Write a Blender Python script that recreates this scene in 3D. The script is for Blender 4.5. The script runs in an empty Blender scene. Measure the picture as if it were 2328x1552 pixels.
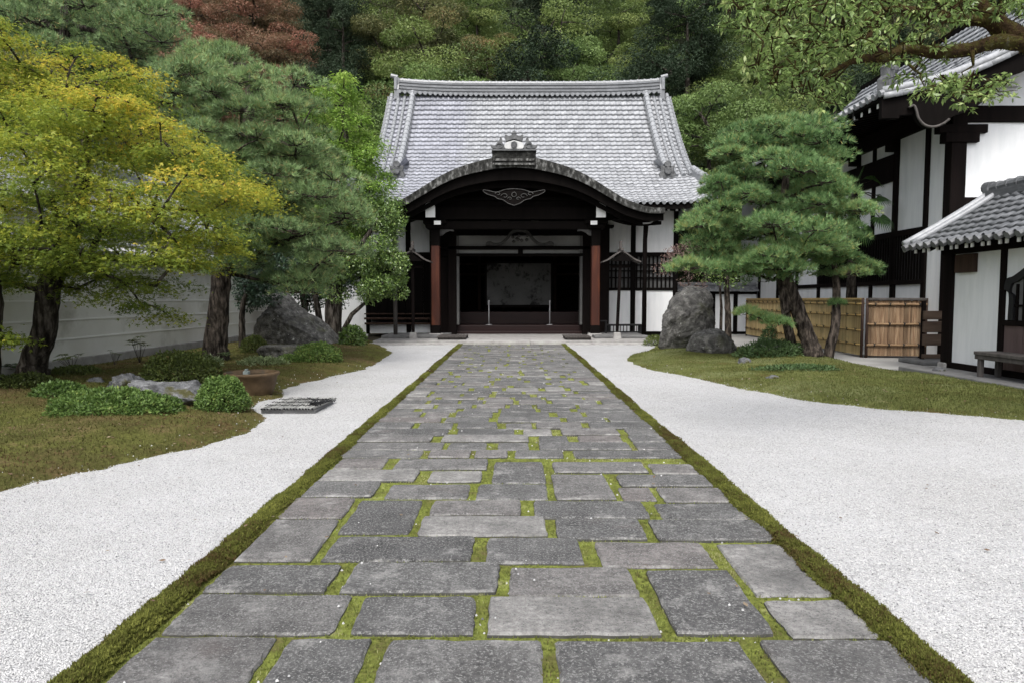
import bpy, math, random
import numpy as np
from mathutils import Vector, Matrix, noise as mn
R = math.radians
sc = bpy.context.scene
col = sc.collection

# ---------------------------------------------------------------- camera, sky, sun, exposure
F = 1552.0; HC = 1.5; PITCH = math.atan(96 / F)
cd = bpy.data.cameras.new('camera'); cd.sensor_width = 36.0; cd.lens = 24.0
cd.clip_start = 0.05; cd.clip_end = 1000
cam = bpy.data.objects.new('camera', cd); col.objects.link(cam)
cam.location = (0, 0, HC); cam.rotation_euler = (math.pi / 2 - PITCH, 0, 0)
sc.camera = cam

SUN = Vector((-0.10, -0.60, 0.88)).normalized()
w = bpy.data.worlds.new('World'); sc.world = w; w.use_nodes = True
nt = w.node_tree; nt.nodes.clear()
wo = nt.nodes.new('ShaderNodeOutputWorld'); bg = nt.nodes.new('ShaderNodeBackground')
sky = nt.nodes.new('ShaderNodeTexSky'); sky.sky_type = 'NISHITA'; sky.sun_disc = False
sky.sun_elevation = math.asin(SUN.z); sky.sun_rotation = math.atan2(SUN.x, SUN.y)
sky.dust_density = 4.0; sky.air_density = 1.0
hs = nt.nodes.new('ShaderNodeHueSaturation'); hs.inputs['Saturation'].default_value = 0.30
nt.links.new(sky.outputs[0], hs.inputs['Color']); nt.links.new(hs.outputs[0], bg.inputs['Color'])
bg.inputs['Strength'].default_value = 0.15
nt.links.new(bg.outputs[0], wo.inputs[0])
sl = bpy.data.lights.new('sun', 'SUN'); sl.energy = 1.15; sl.angle = R(22); sl.color = (1.0, 0.96, 0.90)
so = bpy.data.objects.new('sun', sl); col.objects.link(so)
so.rotation_euler = SUN.to_track_quat('Z', 'Y').to_euler()
sc.view_settings.view_transform = 'Standard'; sc.view_settings.look = 'None'
sc.view_settings.exposure = 0.95; sc.view_settings.gamma = 1.0
sc.cycles.max_bounces = 7; sc.cycles.diffuse_bounces = 4; sc.cycles.glossy_bounces = 2
sc.cycles.transmission_bounces = 3; sc.cycles.caustics_reflective = False; sc.cycles.caustics_refractive = False

# ---------------------------------------------------------------- survey helpers: pixel of the photograph -> metres
def ray(x, y):
    a = (x - 1164) / F; b = -(y - 776) / F
    return Vector((a, b * math.sin(PITCH) + math.cos(PITCH), b * math.cos(PITCH) - math.sin(PITCH)))
def AT(x, y, Y):
    d = ray(x, y); t = Y / d.y
    return Vector((d.x * t, Y, HC + d.z * t))
def G(x, y, z=0.0):
    d = ray(x, y); t = (z - HC) / d.z
    return Vector((d.x * t, d.y * t, z))

# ---------------------------------------------------------------- object helpers
WL = {}
def setp(o, parent):
    if parent is not None:
        o.parent = parent
        o.location = Vector(o.location) - WL[parent.name]
        WL[o.name] = Vector((0, 0, 0)) + WL[parent.name] + Vector(o.location)
    else:
        WL[o.name] = Vector(o.location)
def tag(o, label=None, cat=None, group=None, kind=None):
    if label: o['label'] = label
    if cat: o['category'] = cat
    if group: o['group'] = group
    if kind: o['kind'] = kind
    return o
def thing(name, label, cat, loc=(0, 0, 0), group=None):
    o = bpy.data.objects.new(name, None); o.empty_display_size = 0.2
    col.objects.link(o); o.location = loc; WL[o.name] = Vector(loc)
    return tag(o, label, cat, group)
def link_mesh(name, me, mats, parent=None, smooth=False):
    for m in (mats if isinstance(mats, (list, tuple)) else [mats]): me.materials.append(m)
    if smooth: me.polygons.foreach_set('use_smooth', [True] * len(me.polygons))
    o = bpy.data.objects.new(name, me); col.objects.link(o); setp(o, parent)
    return o

class MB:
    def __init__(s): s.v = []; s.f = []; s.m = []; s.a = []
    def add(s, V, Fc, mi=0, a=0.5):
        n = len(s.v); s.v.extend([tuple(p) for p in V])
        for q in Fc: s.f.append([i + n for i in q]); s.m.append(mi); s.a.append(a)
    def hexa(s, P, mi=0, a=0.5):
        s.add(P, [(3, 2, 1, 0), (4, 5, 6, 7), (0, 1, 5, 4), (1, 2, 6, 5), (2, 3, 7, 6), (3, 0, 4, 7)], mi, a)
    def box(s, x0, y0, z0, x1, y1, z1, mi=0, a=0.5):
        x0, x1 = sorted((x0, x1)); y0, y1 = sorted((y0, y1)); z0, z1 = sorted((z0, z1))
        s.hexa([(x0, y0, z0), (x1, y0, z0), (x1, y1, z0), (x0, y1, z0), (x0, y0, z1), (x1, y0, z1), (x1, y1, z1), (x0, y1, z1)], mi, a)
    def beam(s, p, q, w, h, up=(0, 0, 1), mi=0, a=0.5):
        p = Vector(p); q = Vector(q); d = (q - p).normalized(); sd = d.cross(Vector(up)).normalized(); u = sd.cross(d)
        c = [(-w / 2, -h / 2), (w / 2, -h / 2), (w / 2, h / 2), (-w / 2, h / 2)]
        V = [p + sd * i + u * j for i, j in c] + [q + sd * i + u * j for i, j in c]
        s.hexa(V, mi, a)
    def tube(s, path, rad, seg=8, mi=0, a=0.5, cap=True, jit=0.0, rng=None):
        path = [Vector(p) for p in path]
        if not isinstance(rad, (list, tuple)): rad = [rad] * len(path)
        n0 = len(s.v); prev = None
        for i, p in enumerate(path):
            d = (path[min(i + 1, len(path) - 1)] - path[max(i - 1, 0)])
            if d.length < 1e-9: d = Vector((0, 0, 1))
            d.normalize()
            if prev is None:
                ref = Vector((1, 0, 0)) if abs(d.x) < 0.8 else Vector((0, 1, 0))
                u = (ref - d * ref.dot(d)).normalized()
            else: u = (prev - d * prev.dot(d)).normalized()
            prev = u; v = d.cross(u)
            for k in range(seg):
                an = 2 * math.pi * k / seg; r = rad[i] * (1 + (rng.uniform(-jit, jit) if jit else 0))
                s.v.append(tuple(p + u * (r * math.cos(an)) + v * (r * math.sin(an))))
        for i in range(len(path) - 1):
            for k in range(seg):
                b = n0 + i * seg; k2 = (k + 1) % seg
                s.f.append([b + k, b + k2, b + seg + k2, b + seg + k]); s.m.append(mi); s.a.append(a)
        if cap:
            s.f.append([n0 + k for k in range(seg)][::-1]); s.m.append(mi); s.a.append(a)
            b = n0 + (len(path) - 1) * seg
            s.f.append([b + k for k in range(seg)]); s.m.append(mi); s.a.append(a)
    def lathe(s, prof, c, seg=32, mi=0, a=0.5):
        c = Vector(c); n0 = len(s.v)
        for r, z in prof:
            for k in range(seg):
                an = 2 * math.pi * k / seg
                s.v.append((c.x + r * math.cos(an), c.y + r * math.sin(an), c.z + z))
        for i in range(len(prof) - 1):
            for k in range(seg):
                b = n0 + i * seg; k2 = (k + 1) % seg
                s.f.append([b + k, b + k2, b + seg + k2, b + seg + k]); s.m.append(mi); s.a.append(a)
    def prism(s, poly, o, ux, uy, dv, mi=0, a=0.5):
        o = Vector(o); ux = Vector(ux); uy = Vector(uy); dv = Vector(dv); n = len(poly)
        A = [o + ux * p[0] + uy * p[1] for p in poly]; B = [p + dv for p in A]
        s.add(A + B, [list(range(n))[::-1], list(range(n, 2 * n))] + [(i, (i + 1) % n, n + (i + 1) % n, n + i) for i in range(n)], mi, a)
    def build(s, name, mats, parent=None, smooth=False, bevel=0, loc=None):
        me = bpy.data.meshes.new(name); me.from_pydata(s.v, [], s.f); me.update()
        me.polygons.foreach_set('material_index', s.m)
        at = me.attributes.new('v', 'FLOAT', 'FACE'); at.data.foreach_set('value', s.a)
        o = link_mesh(name, me, mats, parent, smooth)
        if loc is not None: o.location = loc
        if bevel:
            b = o.modifiers.new('bevel', 'BEVEL'); b.width = bevel; b.segments = 2; b.limit_method = 'ANGLE'; b.angle_limit = R(40)
        return o

def each(name, items, mat, parent, smooth=False, bevel=0):
    """one child object per MB"""
    for it in items: it.build(name, mat, parent, smooth, bevel)
def one(fn, *a, **k):
    m = MB(); getattr(m, fn)(*a, **k); return m

def np_mesh(name, V, k, att, mat, parent=None, smooth=False):
    """V: (n,k,3) separate k-gons; att: (n,)"""
    V = np.asarray(V, dtype=np.float32); n = len(V)
    me = bpy.data.meshes.new(name)
    me.vertices.add(n * k); me.vertices.foreach_set('co', V.reshape(-1))
    me.loops.add(n * k); me.loops.foreach_set('vertex_index', np.arange(n * k, dtype=np.int32))
    me.polygons.add(n); me.polygons.foreach_set('loop_start', np.arange(0, n * k, k, dtype=np.int32))
    me.polygons.foreach_set('loop_total', np.full(n, k, dtype=np.int32))
    me.update(calc_edges=True)
    at = me.attributes.new('v', 'FLOAT', 'FACE'); at.data.foreach_set('value', np.asarray(att, dtype=np.float32))
    return link_mesh(name, me, mat, parent, smooth)

def grid_mesh(name, P, keep, mat, parent=None, att=None, smooth=True):
    """P: (ny,nx,3), keep: (ny-1,nx-1) bool"""
    ny, nx = P.shape[:2]
    idx = np.arange(ny * nx).reshape(ny, nx)
    q = np.stack([idx[:-1, :-1], idx[:-1, 1:], idx[1:, 1:], idx[1:, :-1]], -1)[keep]
    used, inv = np.unique(q.reshape(-1), return_inverse=True)
    V = P.reshape(-1, 3)[used].astype(np.float32); n = len(q)
    me = bpy.data.meshes.new(name)
    me.vertices.add(len(V)); me.vertices.foreach_set('co', V.reshape(-1))
    me.loops.add(n * 4); me.loops.foreach_set('vertex_index', inv.astype(np.int32).reshape(-1))
    me.polygons.add(n); me.polygons.foreach_set('loop_start', np.arange(0, n * 4, 4, dtype=np.int32))
    me.polygons.foreach_set('loop_total', np.full(n, 4, dtype=np.int32))
    me.update(calc_edges=True)
    if att is not None:
        at = me.attributes.new('v', 'FLOAT', 'FACE'); at.data.foreach_set('value', att[keep].astype(np.float32))
    return link_mesh(name, me, mat, parent, smooth)

# ---------------------------------------------------------------- materials
def new_mat(name):
    m = bpy.data.materials.new(name); m.use_nodes = True
    n = m.node_tree.nodes; b = n['Principled BSDF']
    return m, m.node_tree, n, b
def ramp(nt, stops):
    r = nt.nodes.new('ShaderNodeValToRGB'); e = r.color_ramp.elements
    while len(e) < len(stops): e.new(0.5)
    for i, (p, c) in enumerate(stops): e[i].position = p; e[i].color = (*c, 1)
    return r
def coords(nt, scale=(1, 1, 1)):
    t = nt.nodes.new('ShaderNodeTexCoord'); mp = nt.nodes.new('ShaderNodeMapping')
    mp.inputs['Scale'].default_value = scale
    nt.links.new(t.outputs['Object'], mp.inputs['Vector']); return mp.outputs[0]
def noise(nt, vec, scale, detail=6, rough=0.6):
    t = nt.nodes.new('ShaderNodeTexNoise'); t.inputs['Scale'].default_value = scale
    t.inputs['Detail'].default_value = detail; t.inputs['Roughness'].default_value = rough
    nt.links.new(vec, t.inputs['Vector']); return t.outputs['Fac']
def mixc(nt, fac, a, b, mode='MIX'):
    m = nt.nodes.new('ShaderNodeMix'); m.data_type = 'RGBA'; m.blend_type = mode
    for k, v in ((0, fac), (6, a), (7, b)):
        if hasattr(v, 'links') or hasattr(v, 'is_output'): nt.links.new(v, m.inputs[k])
        elif k == 0: m.inputs[0].default_value = v
        else: m.inputs[k].default_value = (*v, 1)
    return m.outputs[2]
def maprange(nt, v, a, b, c=0.0, d=1.0):
    m = nt.nodes.new('ShaderNodeMapRange')
    for i, x in enumerate((a, b, c, d)): m.inputs[1 + i].default_value = x
    nt.links.new(v, m.inputs[0]); return m.outputs[0]
def attr(nt, name='v'):
    a = nt.nodes.new('ShaderNodeAttribute'); a.attribute_name = name; return a.outputs['Fac']
def bump(nt, bsdf, h, strength=0.4, dist=0.01):
    b = nt.nodes.new('ShaderNodeBump'); b.inputs['Strength'].default_value = strength; b.inputs['Distance'].default_value = dist
    nt.links.new(h, b.inputs['Height']); nt.links.new(b.outputs[0], bsdf.inputs['Normal'])

def surf(name, stops, scale=3.0, rough=0.8, spec=0.3, bscale=40, bstr=0.4, bdist=0.01, stretch=(1, 1, 1), detail=7, tone=0.0, patch=None):
    """noise-coloured surface; tone: strength of per-face brightness variation; patch: (scale, lo, hi, colour) stains with a shape of their own"""
    m, t, n, b = new_mat(name); vec = coords(t, stretch)
    c = ramp(t, stops); t.links.new(noise(t, vec, scale, detail), c.inputs[0]); out = c.outputs[0]
    if patch:
        for ps, lo, hi, pc in patch:
            out = mixc(t, maprange(t, noise(t, coords(t), ps, 8, 0.65), lo, hi), out, pc)
    if tone:
        g = ramp(t, [(0, (1 - tone,) * 3), (1, (1 + tone,) * 3)]); t.links.new(attr(t), g.inputs[0])
        out = mixc(t, 1.0, out, g.outputs[0], 'MULTIPLY')
    t.links.new(out, b.inputs['Base Color'])
    b.inputs['Roughness'].default_value = rough; b.inputs['Specular IOR Level'].default_value = spec
    if bstr: bump(t, b, noise(t, vec, bscale, 8, 0.65), bstr, bdist)
    return m

def leafmat(name, stops, rough=0.5, spec=0.25, trans=0.3, gain=2.1):
    m, t, n, b = new_mat(name)
    c = ramp(t, [(q, tuple(min(.9, x * gain) for x in cc)) for q, cc in stops]); t.links.new(attr(t), c.inputs[0])
    t.links.new(c.outputs[0], b.inputs['Base Color'])
    b.inputs['Roughness'].default_value = rough; b.inputs['Specular IOR Level'].default_value = spec
    tr = n.new('ShaderNodeBsdfTranslucent'); t.links.new(c.outputs[0], tr.inputs['Color'])
    mx = n.new('ShaderNodeMixShader'); mx.inputs[0].default_value = trans
    t.links.new(b.outputs[0], mx.inputs[1]); t.links.new(tr.outputs[0], mx.inputs[2])
    t.links.new(mx.outputs[0], n['Material Output'].inputs[0])
    return m

M = {}
# wood, plaster, stone, tile
M['dark_wood'] = surf('dark_wood', [(0.3, (0.0028, 0.0022, 0.002)), (0.7, (0.006, 0.0046, 0.0042))], 6, 0.8, 0.06, 30, 0.3, 0.006, (1, 1, 0.12))
M['brown_wood'] = surf('brown_wood', [(0.3, (0.030, 0.016, 0.011)), (0.7, (0.065, 0.038, 0.028))], 6, 0.7, 0.25, 30, 0.3, 0.006, (1, 1, 0.12))
M['post_wood'] = surf('post_wood', [(0.25, (0.004, 0.0032, 0.003)), (0.75, (0.011, 0.0075, 0.007))], 5, 0.8, 0.06, 30, 0.3, 0.006, (1, 1, 0.1))
M['red_wood'] = surf('red_wood', [(0.25, (0.020, 0.006, 0.004)), (0.55, (0.060, 0.015, 0.007)), (0.75, (0.15, 0.042, 0.013))], 3, 0.55, 0.3, 30, 0.25, 0.005, (1, 1, 0.15))
M['maroon_floor'] = surf('maroon_floor', [(0.3, (0.014, 0.006, 0.006)), (0.7, (0.024, 0.009, 0.008))], 6, 0.5, 0.25, 30, 0.1, 0.004, (0.1, 1, 1))
M['grey_wood'] = surf('grey_wood', [(0.3, (0.05, 0.045, 0.042)), (0.7, (0.11, 0.10, 0.095))], 8, 0.8, 0.2, 30, 0.4, 0.006, (1, 1, 0.15))
M['plaster'] = surf('plaster', [(0.3, (0.70, 0.72, 0.735)), (0.55, (0.78, 0.795, 0.81)), (0.7, (0.81, 0.82, 0.83))], 2.2, 0.9, 0.1, 60, 0.08, 0.004, (2.2, 2.2, .35), patch=[(1.1, 0.60, 0.80, (0.66, 0.67, 0.665))])
M['old_plaster'] = surf('old_plaster', [(0.25, (0.55, 0.54, 0.50)), (0.55, (0.70, 0.70, 0.68)), (0.8, (0.78, 0.78, 0.77))], 0.5, 0.95, 0.1, 50, 0.15, 0.005,
                        patch=[(0.55, 0.56, 0.74, (0.34, 0.33, 0.30)), (0.4, 0.64, 0.74, (0.62, 0.50, 0.30))])
M['white_paint'] = surf('white_paint', [(0.3, (0.76, 0.76, 0.76)), (0.7, (0.82, 0.82, 0.82))], 3, 0.8, 0.2, 30, 0.0)
M['crest_white'] = surf('crest_white', [(0.3, (0.42, 0.43, 0.43)), (0.7, (0.58, 0.58, 0.58))], 6, 0.8, 0.2, 30, 0.1)
M['cut_stone'] = surf('cut_stone', [(0.3, (0.22, 0.21, 0.205)), (0.7, (0.36, 0.355, 0.345))], 4, 0.85, 0.25, 60, 0.4, 0.01, tone=0.25)
M['dark_stone'] = surf('dark_stone', [(0.3, (0.10, 0.10, 0.10)), (0.7, (0.18, 0.18, 0.18))], 4, 0.85, 0.25, 60, 0.4, 0.01)
M['rock'] = surf('rock', [(0.30, (0.036, 0.035, 0.034)), (0.5, (0.115, 0.112, 0.106)), (0.70, (0.25, 0.245, 0.23))], 6.0, 0.9, 0.2, 13, 1.0, 0.09, detail=12,
                 patch=[(9.0, 0.64, 0.67, (0.42, 0.42, 0.40)), (3.0, 0.60, 0.70, (0.16, 0.16, 0.145)), (1.4, 0.56, 0.68, (0.075, 0.078, 0.042))])
M['pale_rock'] = surf('pale_rock', [(0.30, (0.045, 0.045, 0.048)), (0.48, (0.13, 0.133, 0.14)), (0.70, (0.27, 0.275, 0.29))], 5.0, 0.9, 0.2, 10, 1.0, 0.07, detail=10,
                      patch=[(2.2, 0.52, 0.60, (0.075, 0.072, 0.03))])
M['kara_edge'] = surf('kara_edge', [(0.36, (0.016, 0.016, 0.015)), (0.52, (0.055, 0.055, 0.052)), (0.66, (0.22, 0.22, 0.215))], 9, 0.9, 0.2, 30, 0.6, 0.02, (1, 1, 0.5))
M['kara_roof'] = surf('kara_roof', [(0.3, (0.10, 0.10, 0.10)), (0.7, (0.21, 0.21, 0.205))], 4, 0.85, 0.2, 30, 0.4, 0.02)
M['ornament'] = surf('ornament', [(0.3, (0.04, 0.042, 0.045)), (0.7, (0.15, 0.153, 0.157))], 9, 0.7, 0.3, 30, 0.3, 0.01)
M['carving'] = surf('carving', [(0.3, (0.035, 0.034, 0.033)), (0.7, (0.085, 0.083, 0.08))], 9, 0.8, 0.2, 30, 0.3, 0.01)
M['metal'] = surf('metal', [(0.3, (0.28, 0.28, 0.29)), (0.7, (0.4, 0.4, 0.41))], 3, 0.35, 0.5, 30, 0.0)
M['copper'] = surf('copper', [(0.3, (0.12, 0.15, 0.14)), (0.7, (0.28, 0.32, 0.31))], 5, 0.6, 0.4, 30, 0.2)
M['black'] = surf('black', [(0.3, (0.010, 0.010, 0.011)), (0.7, (0.016, 0.016, 0.018))], 3, 0.6, 0.3, 30, 0.0)
M['shade_plaster'] = surf('shade_plaster', [(0.3, (0.22, 0.22, 0.215)), (0.7, (0.32, 0.32, 0.315))], 1.2, 0.9, 0.1, 60, 0.05, 0.004)  # white transom plaster with the porch shade put into its colour
M['box_dark'] = surf('box_dark', [(0.4, (0.010, 0.010, 0.0095)), (0.6, (0.035, 0.035, 0.033)), (0.72, (0.10, 0.10, 0.095))], 8, 0.9, 0.1, 30, 0.4, 0.01)
M['jamb'] = surf('jamb', [(0.3, (0.09, 0.09, 0.088)), (0.7, (0.15, 0.15, 0.147))], 1.2, 0.9, 0.1, 60, 0.05, 0.004)  # white plaster return, shade of the recess put into its colour
M['plank'] = surf('plank', [(0.3, (0.045, 0.030, 0.022)), (0.7, (0.11, 0.078, 0.058))], 7, 0.8, 0.15, 30, 0.4, 0.006, (.2, 1, 1))
M['lattice_back'] = surf('lattice_back', [(0.3, (0.09, 0.09, 0.09)), (0.7, (0.13, 0.13, 0.13))], 3, 0.8, 0.2, 30, 0.0)

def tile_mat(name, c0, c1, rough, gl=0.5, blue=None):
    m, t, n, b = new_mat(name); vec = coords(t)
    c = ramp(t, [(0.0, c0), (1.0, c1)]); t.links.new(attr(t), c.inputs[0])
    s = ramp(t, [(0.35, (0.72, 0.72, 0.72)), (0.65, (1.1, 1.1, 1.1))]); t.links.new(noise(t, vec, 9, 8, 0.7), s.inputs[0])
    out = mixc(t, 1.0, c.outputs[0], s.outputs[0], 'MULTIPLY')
    if blue:   # slight bluish tint over one side of the roof
        sx = n.new('ShaderNodeSeparateXYZ'); t.links.new(vec, sx.inputs[0])
        a = n.new('ShaderNodeMath'); a.operation = 'ADD'
        nz = n.new('ShaderNodeMath'); nz.operation = 'MULTIPLY'; nz.inputs[1].default_value = 0.9
        t.links.new(noise(t, vec, 3.0, 2), nz.inputs[0])
        t.links.new(sx.outputs[0], a.inputs[0]); t.links.new(nz.outputs[0], a.inputs[1])
        f = maprange(t, a.outputs[0], blue[0], blue[1], 1.0, 0.0)
        out = mixc(t, f, out, (0.90, 0.90, 0.97), 'MULTIPLY')
    t.links.new(out, b.inputs['Base Color'])
    b.inputs['Roughness'].default_value = rough; b.inputs['Specular IOR Level'].default_value = gl
    bump(t, b, noise(t, vec, 50, 6), 0.15, 0.004)
    return m
M['tile'] = tile_mat('tile', (0.19, 0.197, 0.212), (0.40, 0.413, 0.438), 0.45, 0.5, (-2.0, -1.3))
M['tile2'] = tile_mat('tile2', (0.12, 0.126, 0.135), (0.34, 0.352, 0.37), 0.42, 0.5)
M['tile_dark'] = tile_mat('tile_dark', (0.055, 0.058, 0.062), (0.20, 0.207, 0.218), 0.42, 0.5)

# gravel
def gravel_mat():
    m, t, n, b = new_mat('white_gravel'); vec = coords(t)
    vo = n.new('ShaderNodeTexVoronoi'); vo.inputs['Scale'].default_value = 100; vo.inputs['Randomness'].default_value = 1.0
    t.links.new(vec, vo.inputs['Vector'])
    sp = n.new('ShaderNodeSeparateColor'); t.links.new(vo.outputs['Color'], sp.inputs[0])
    c = ramp(t, [(0.0, (0.19, 0.19, 0.195)), (0.05, (0.34, 0.34, 0.346)), (0.3, (0.435, 0.435, 0.443)), (1.0, (0.52, 0.52, 0.53))])
    t.links.new(sp.outputs[0], c.inputs[0])
    dirt = ramp(t, [(0.3, (0.86, 0.855, 0.84)), (0.6, (1, 1, 1))]); t.links.new(noise(t, vec, 0.7, 9, 0.7), dirt.inputs[0])
    out = mixc(t, 1.0, c.outputs[0], dirt.outputs[0], 'MULTIPLY')
    t.links.new(out, b.inputs['Base Color']); b.inputs['Roughness'].default_value = 0.9; b.inputs['Specular IOR Level'].default_value = 0.2
    inv = n.new('ShaderNodeMath'); inv.operation = 'SUBTRACT'; inv.inputs[0].default_value = 1.0
    t.links.new(vo.outputs['Distance'], inv.inputs[1])
    ad = n.new('ShaderNodeMath'); ad.operation = 'ADD'
    t.links.new(inv.outputs[0], ad.inputs[0]); t.links.new(noise(t, vec, 14, 5), ad.inputs[1])
    a2 = n.new('ShaderNodeMath'); a2.operation = 'MULTIPLY_ADD'; a2.inputs[1].default_value = 6.0
    t.links.new(noise(t, vec, 2.4, 4), a2.inputs[0]); t.links.new(ad.outputs[0], a2.inputs[2])
    bump(t, b, a2.outputs[0], 0.9, 0.011)
    return m
M['gravel'] = gravel_mat()
M['pebble'] = leafmat('pebble', [(0.0, (0.20, 0.20, 0.21)), (0.05, (0.48, 0.48, 0.485)), (0.3, (0.74, 0.74, 0.745)), (1.0, (0.86, 0.86, 0.855))], 0.9, 0.2, 0.0, 0.60)

# paving slab
def slab_mat(nm='paving_granite', edge=False):
    m, t, n, b = new_mat(nm); vec = coords(t)
    base = ramp(t, [(0.3, (0.070, 0.069, 0.068)), (0.5, (0.120, 0.119, 0.117)), (0.7, (0.19, 0.188, 0.184))]); t.links.new(noise(t, vec, 3.2, 10, 0.72), base.inputs[0])
    g = ramp(t, [(0, (0.55, 0.55, 0.57)), (0.45, (0.92, 0.92, 0.93)), (0.75, (1.12, 1.07, 1.07)), (0.88, (1.05, 0.93, 0.92)), (1, (1.9, 1.9, 1.88))]); t.links.new(attr(t), g.inputs[0])
    out = mixc(t, 1.0, base.outputs[0], g.outputs[0], 'MULTIPLY')
    mo = ramp(t, [(0.32, (0.50, 0.50, 0.51)), (0.5, (0.95, 0.95, 0.95)), (0.68, (1.5, 1.49, 1.47))]); t.links.new(noise(t, vec, 26, 7, 0.75), mo.inputs[0])
    out = mixc(t, 1.0, out, mo.outputs[0], 'MULTIPLY')
    sp = noise(t, vec, 85, 3, 0.7)                                     # mineral speckle
    out = mixc(t, maprange(t, sp, 0.53, 0.62), out, (0.235, 0.235, 0.23))
    out = mixc(t, maprange(t, noise(t, vec, 120, 2, 0.6), 0.60, 0.68), out, (0.055, 0.055, 0.055))
    li = noise(t, vec, 5.5, 9, 0.75)                                   # lichen bloom
    out = mixc(t, maprange(t, li, 0.47 if edge else 0.54, 0.66 if edge else 0.72, 0, 0.7), out, (0.36, 0.355, 0.345))
    out = mixc(t, maprange(t, noise(t, vec, 1.3, 6, 0.7), 0.60, 0.72, 0, 0.5), out, (0.125, 0.10, 0.095))
    out = mixc(t, maprange(t, noise(t, vec, 0.9, 8, 0.7), 0.52, 0.66, 0, 0.55), out, (0.055, 0.055, 0.055))
    t.links.new(out, b.inputs['Base Color']); b.inputs['Roughness'].default_value = 0.82; b.inputs['Specular IOR Level'].default_value = 0.3
    ad = n.new('ShaderNodeMath'); ad.operation = 'ADD'
    t.links.new(noise(t, vec, 45, 7, 0.75), ad.inputs[0]); t.links.new(noise(t, vec, 6, 5, 0.6), ad.inputs[1])
    bump(t, b, ad.outputs[0], 0.8, 0.016)
    return m
M['slab'] = slab_mat(); M['slab_side'] = surf('slab_side', [(0.3, (0.045, 0.045, 0.04)), (0.7, (0.10, 0.098, 0.09))], 8, 0.95, 0.1, 40, 0.6, 0.01); M['slab_edge'] = slab_mat('paving_granite_worn_edge', True)  # slab sides darkened: soil stain plus edge shadow put into the colour
def moss_mat(name, a, b_, c_, d_, sc1=1.1, big=None):
    m, t, n, b = new_mat(name); vec = coords(t)
    r = ramp(t, [(0.30, a), (0.45, b_), (0.58, c_), (0.72, d_)]); t.links.new(noise(t, vec, sc1, 10, 0.72), r.inputs[0])
    rc = r.outputs[0]
    if big: rc = mixc(t, maprange(t, noise(t, vec, 0.7, 6, 0.65), 0.50, 0.62), rc, big)
    s = ramp(t, [(0.3, (0.55, 0.55, 0.5)), (0.7, (1.35, 1.35, 1.3))]); t.links.new(noise(t, vec, 38, 6, 0.75), s.inputs[0])
    t.links.new(mixc(t, 1.0, rc, s.outputs[0], 'MULTIPLY'), b.inputs['Base Color'])
    b.inputs['Roughness'].default_value = 0.95; b.inputs['Specular IOR Level'].default_value = 0.1
    bump(t, b, noise(t, vec, 55, 6, 0.75), 0.9, 0.02)
    return m
M['joint_moss'] = moss_mat('joint_moss', (0.14, 0.115, 0.06), (0.145, 0.160, 0.042), (0.205, 0.240, 0.056), (0.34, 0.33, 0.18), 4.5)
M['edge_moss'] = moss_mat('edge_moss', (0.06, 0.042, 0.018), (0.07, 0.072, 0.018), (0.10, 0.115, 0.024), (0.16, 0.165, 0.04), 3.0)
M['mound_moss'] = moss_mat('mound_moss', (0.13, 0.085, 0.045), (0.075, 0.072, 0.024), (0.105, 0.11, 0.03), (0.20, 0.155, 0.075), 1.4, (0.125, 0.088, 0.048))
M['lawn_moss'] = moss_mat('lawn_moss', (0.12, 0.085, 0.035), (0.085, 0.09, 0.026), (0.125, 0.14, 0.045), (0.20, 0.18, 0.09), 1.3, (0.15, 0.165, 0.075))
M['tuft_lawn'] = leafmat('tuft_lawn', gain=1.1, stops=[(0.0, (0.11, 0.075, 0.035)), (0.35, (0.085, 0.095, 0.030)), (0.7, (0.13, 0.15, 0.05)), (1.0, (0.21, 0.21, 0.10))], rough=0.8, spec=0.15)
M['soil'] = surf('soil', [(0.3, (0.035, 0.030, 0.020)), (0.7, (0.075, 0.066, 0.045))], 0.8, 0.95, 0.1, 20, 0.6, 0.03)
M['hill'] = surf('hill', [(0.3, (0.010, 0.013, 0.006)), (0.7, (0.022, 0.028, 0.012))], 0.8, 0.95, 0.1, 5, 0.6, 0.2)
M['yard'] = surf('yard', [(0.3, (0.30, 0.295, 0.285)), (0.7, (0.40, 0.395, 0.385))], 1.2, 0.9, 0.2, 60, 0.3, 0.006)
# barks
M['bark'] = surf('bark', [(0.36, (0.010, 0.008, 0.007)), (0.5, (0.042, 0.036, 0.030)), (0.64, (0.13, 0.115, 0.10))], 13, 0.95, 0.1, 14, 1.0, 0.10, (1, 1, 0.22))
M['pine_bark'] = surf('pine_bark', [(0.36, (0.012, 0.009, 0.008)), (0.5, (0.055, 0.046, 0.039)), (0.64, (0.16, 0.13, 0.11))], 14, 0.95, 0.1, 14, 1.0, 0.12, (1, 1, 0.26))
M['moss_bark'] = surf('moss_bark', [(0.3, (0.014, 0.010, 0.006)), (0.46, (0.042, 0.026, 0.012)), (0.58, (0.055, 0.05, 0.012)), (0.72, (0.12, 0.105, 0.08))], 9, 0.95, 0.1, 22, 1.0, 0.06)
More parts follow.
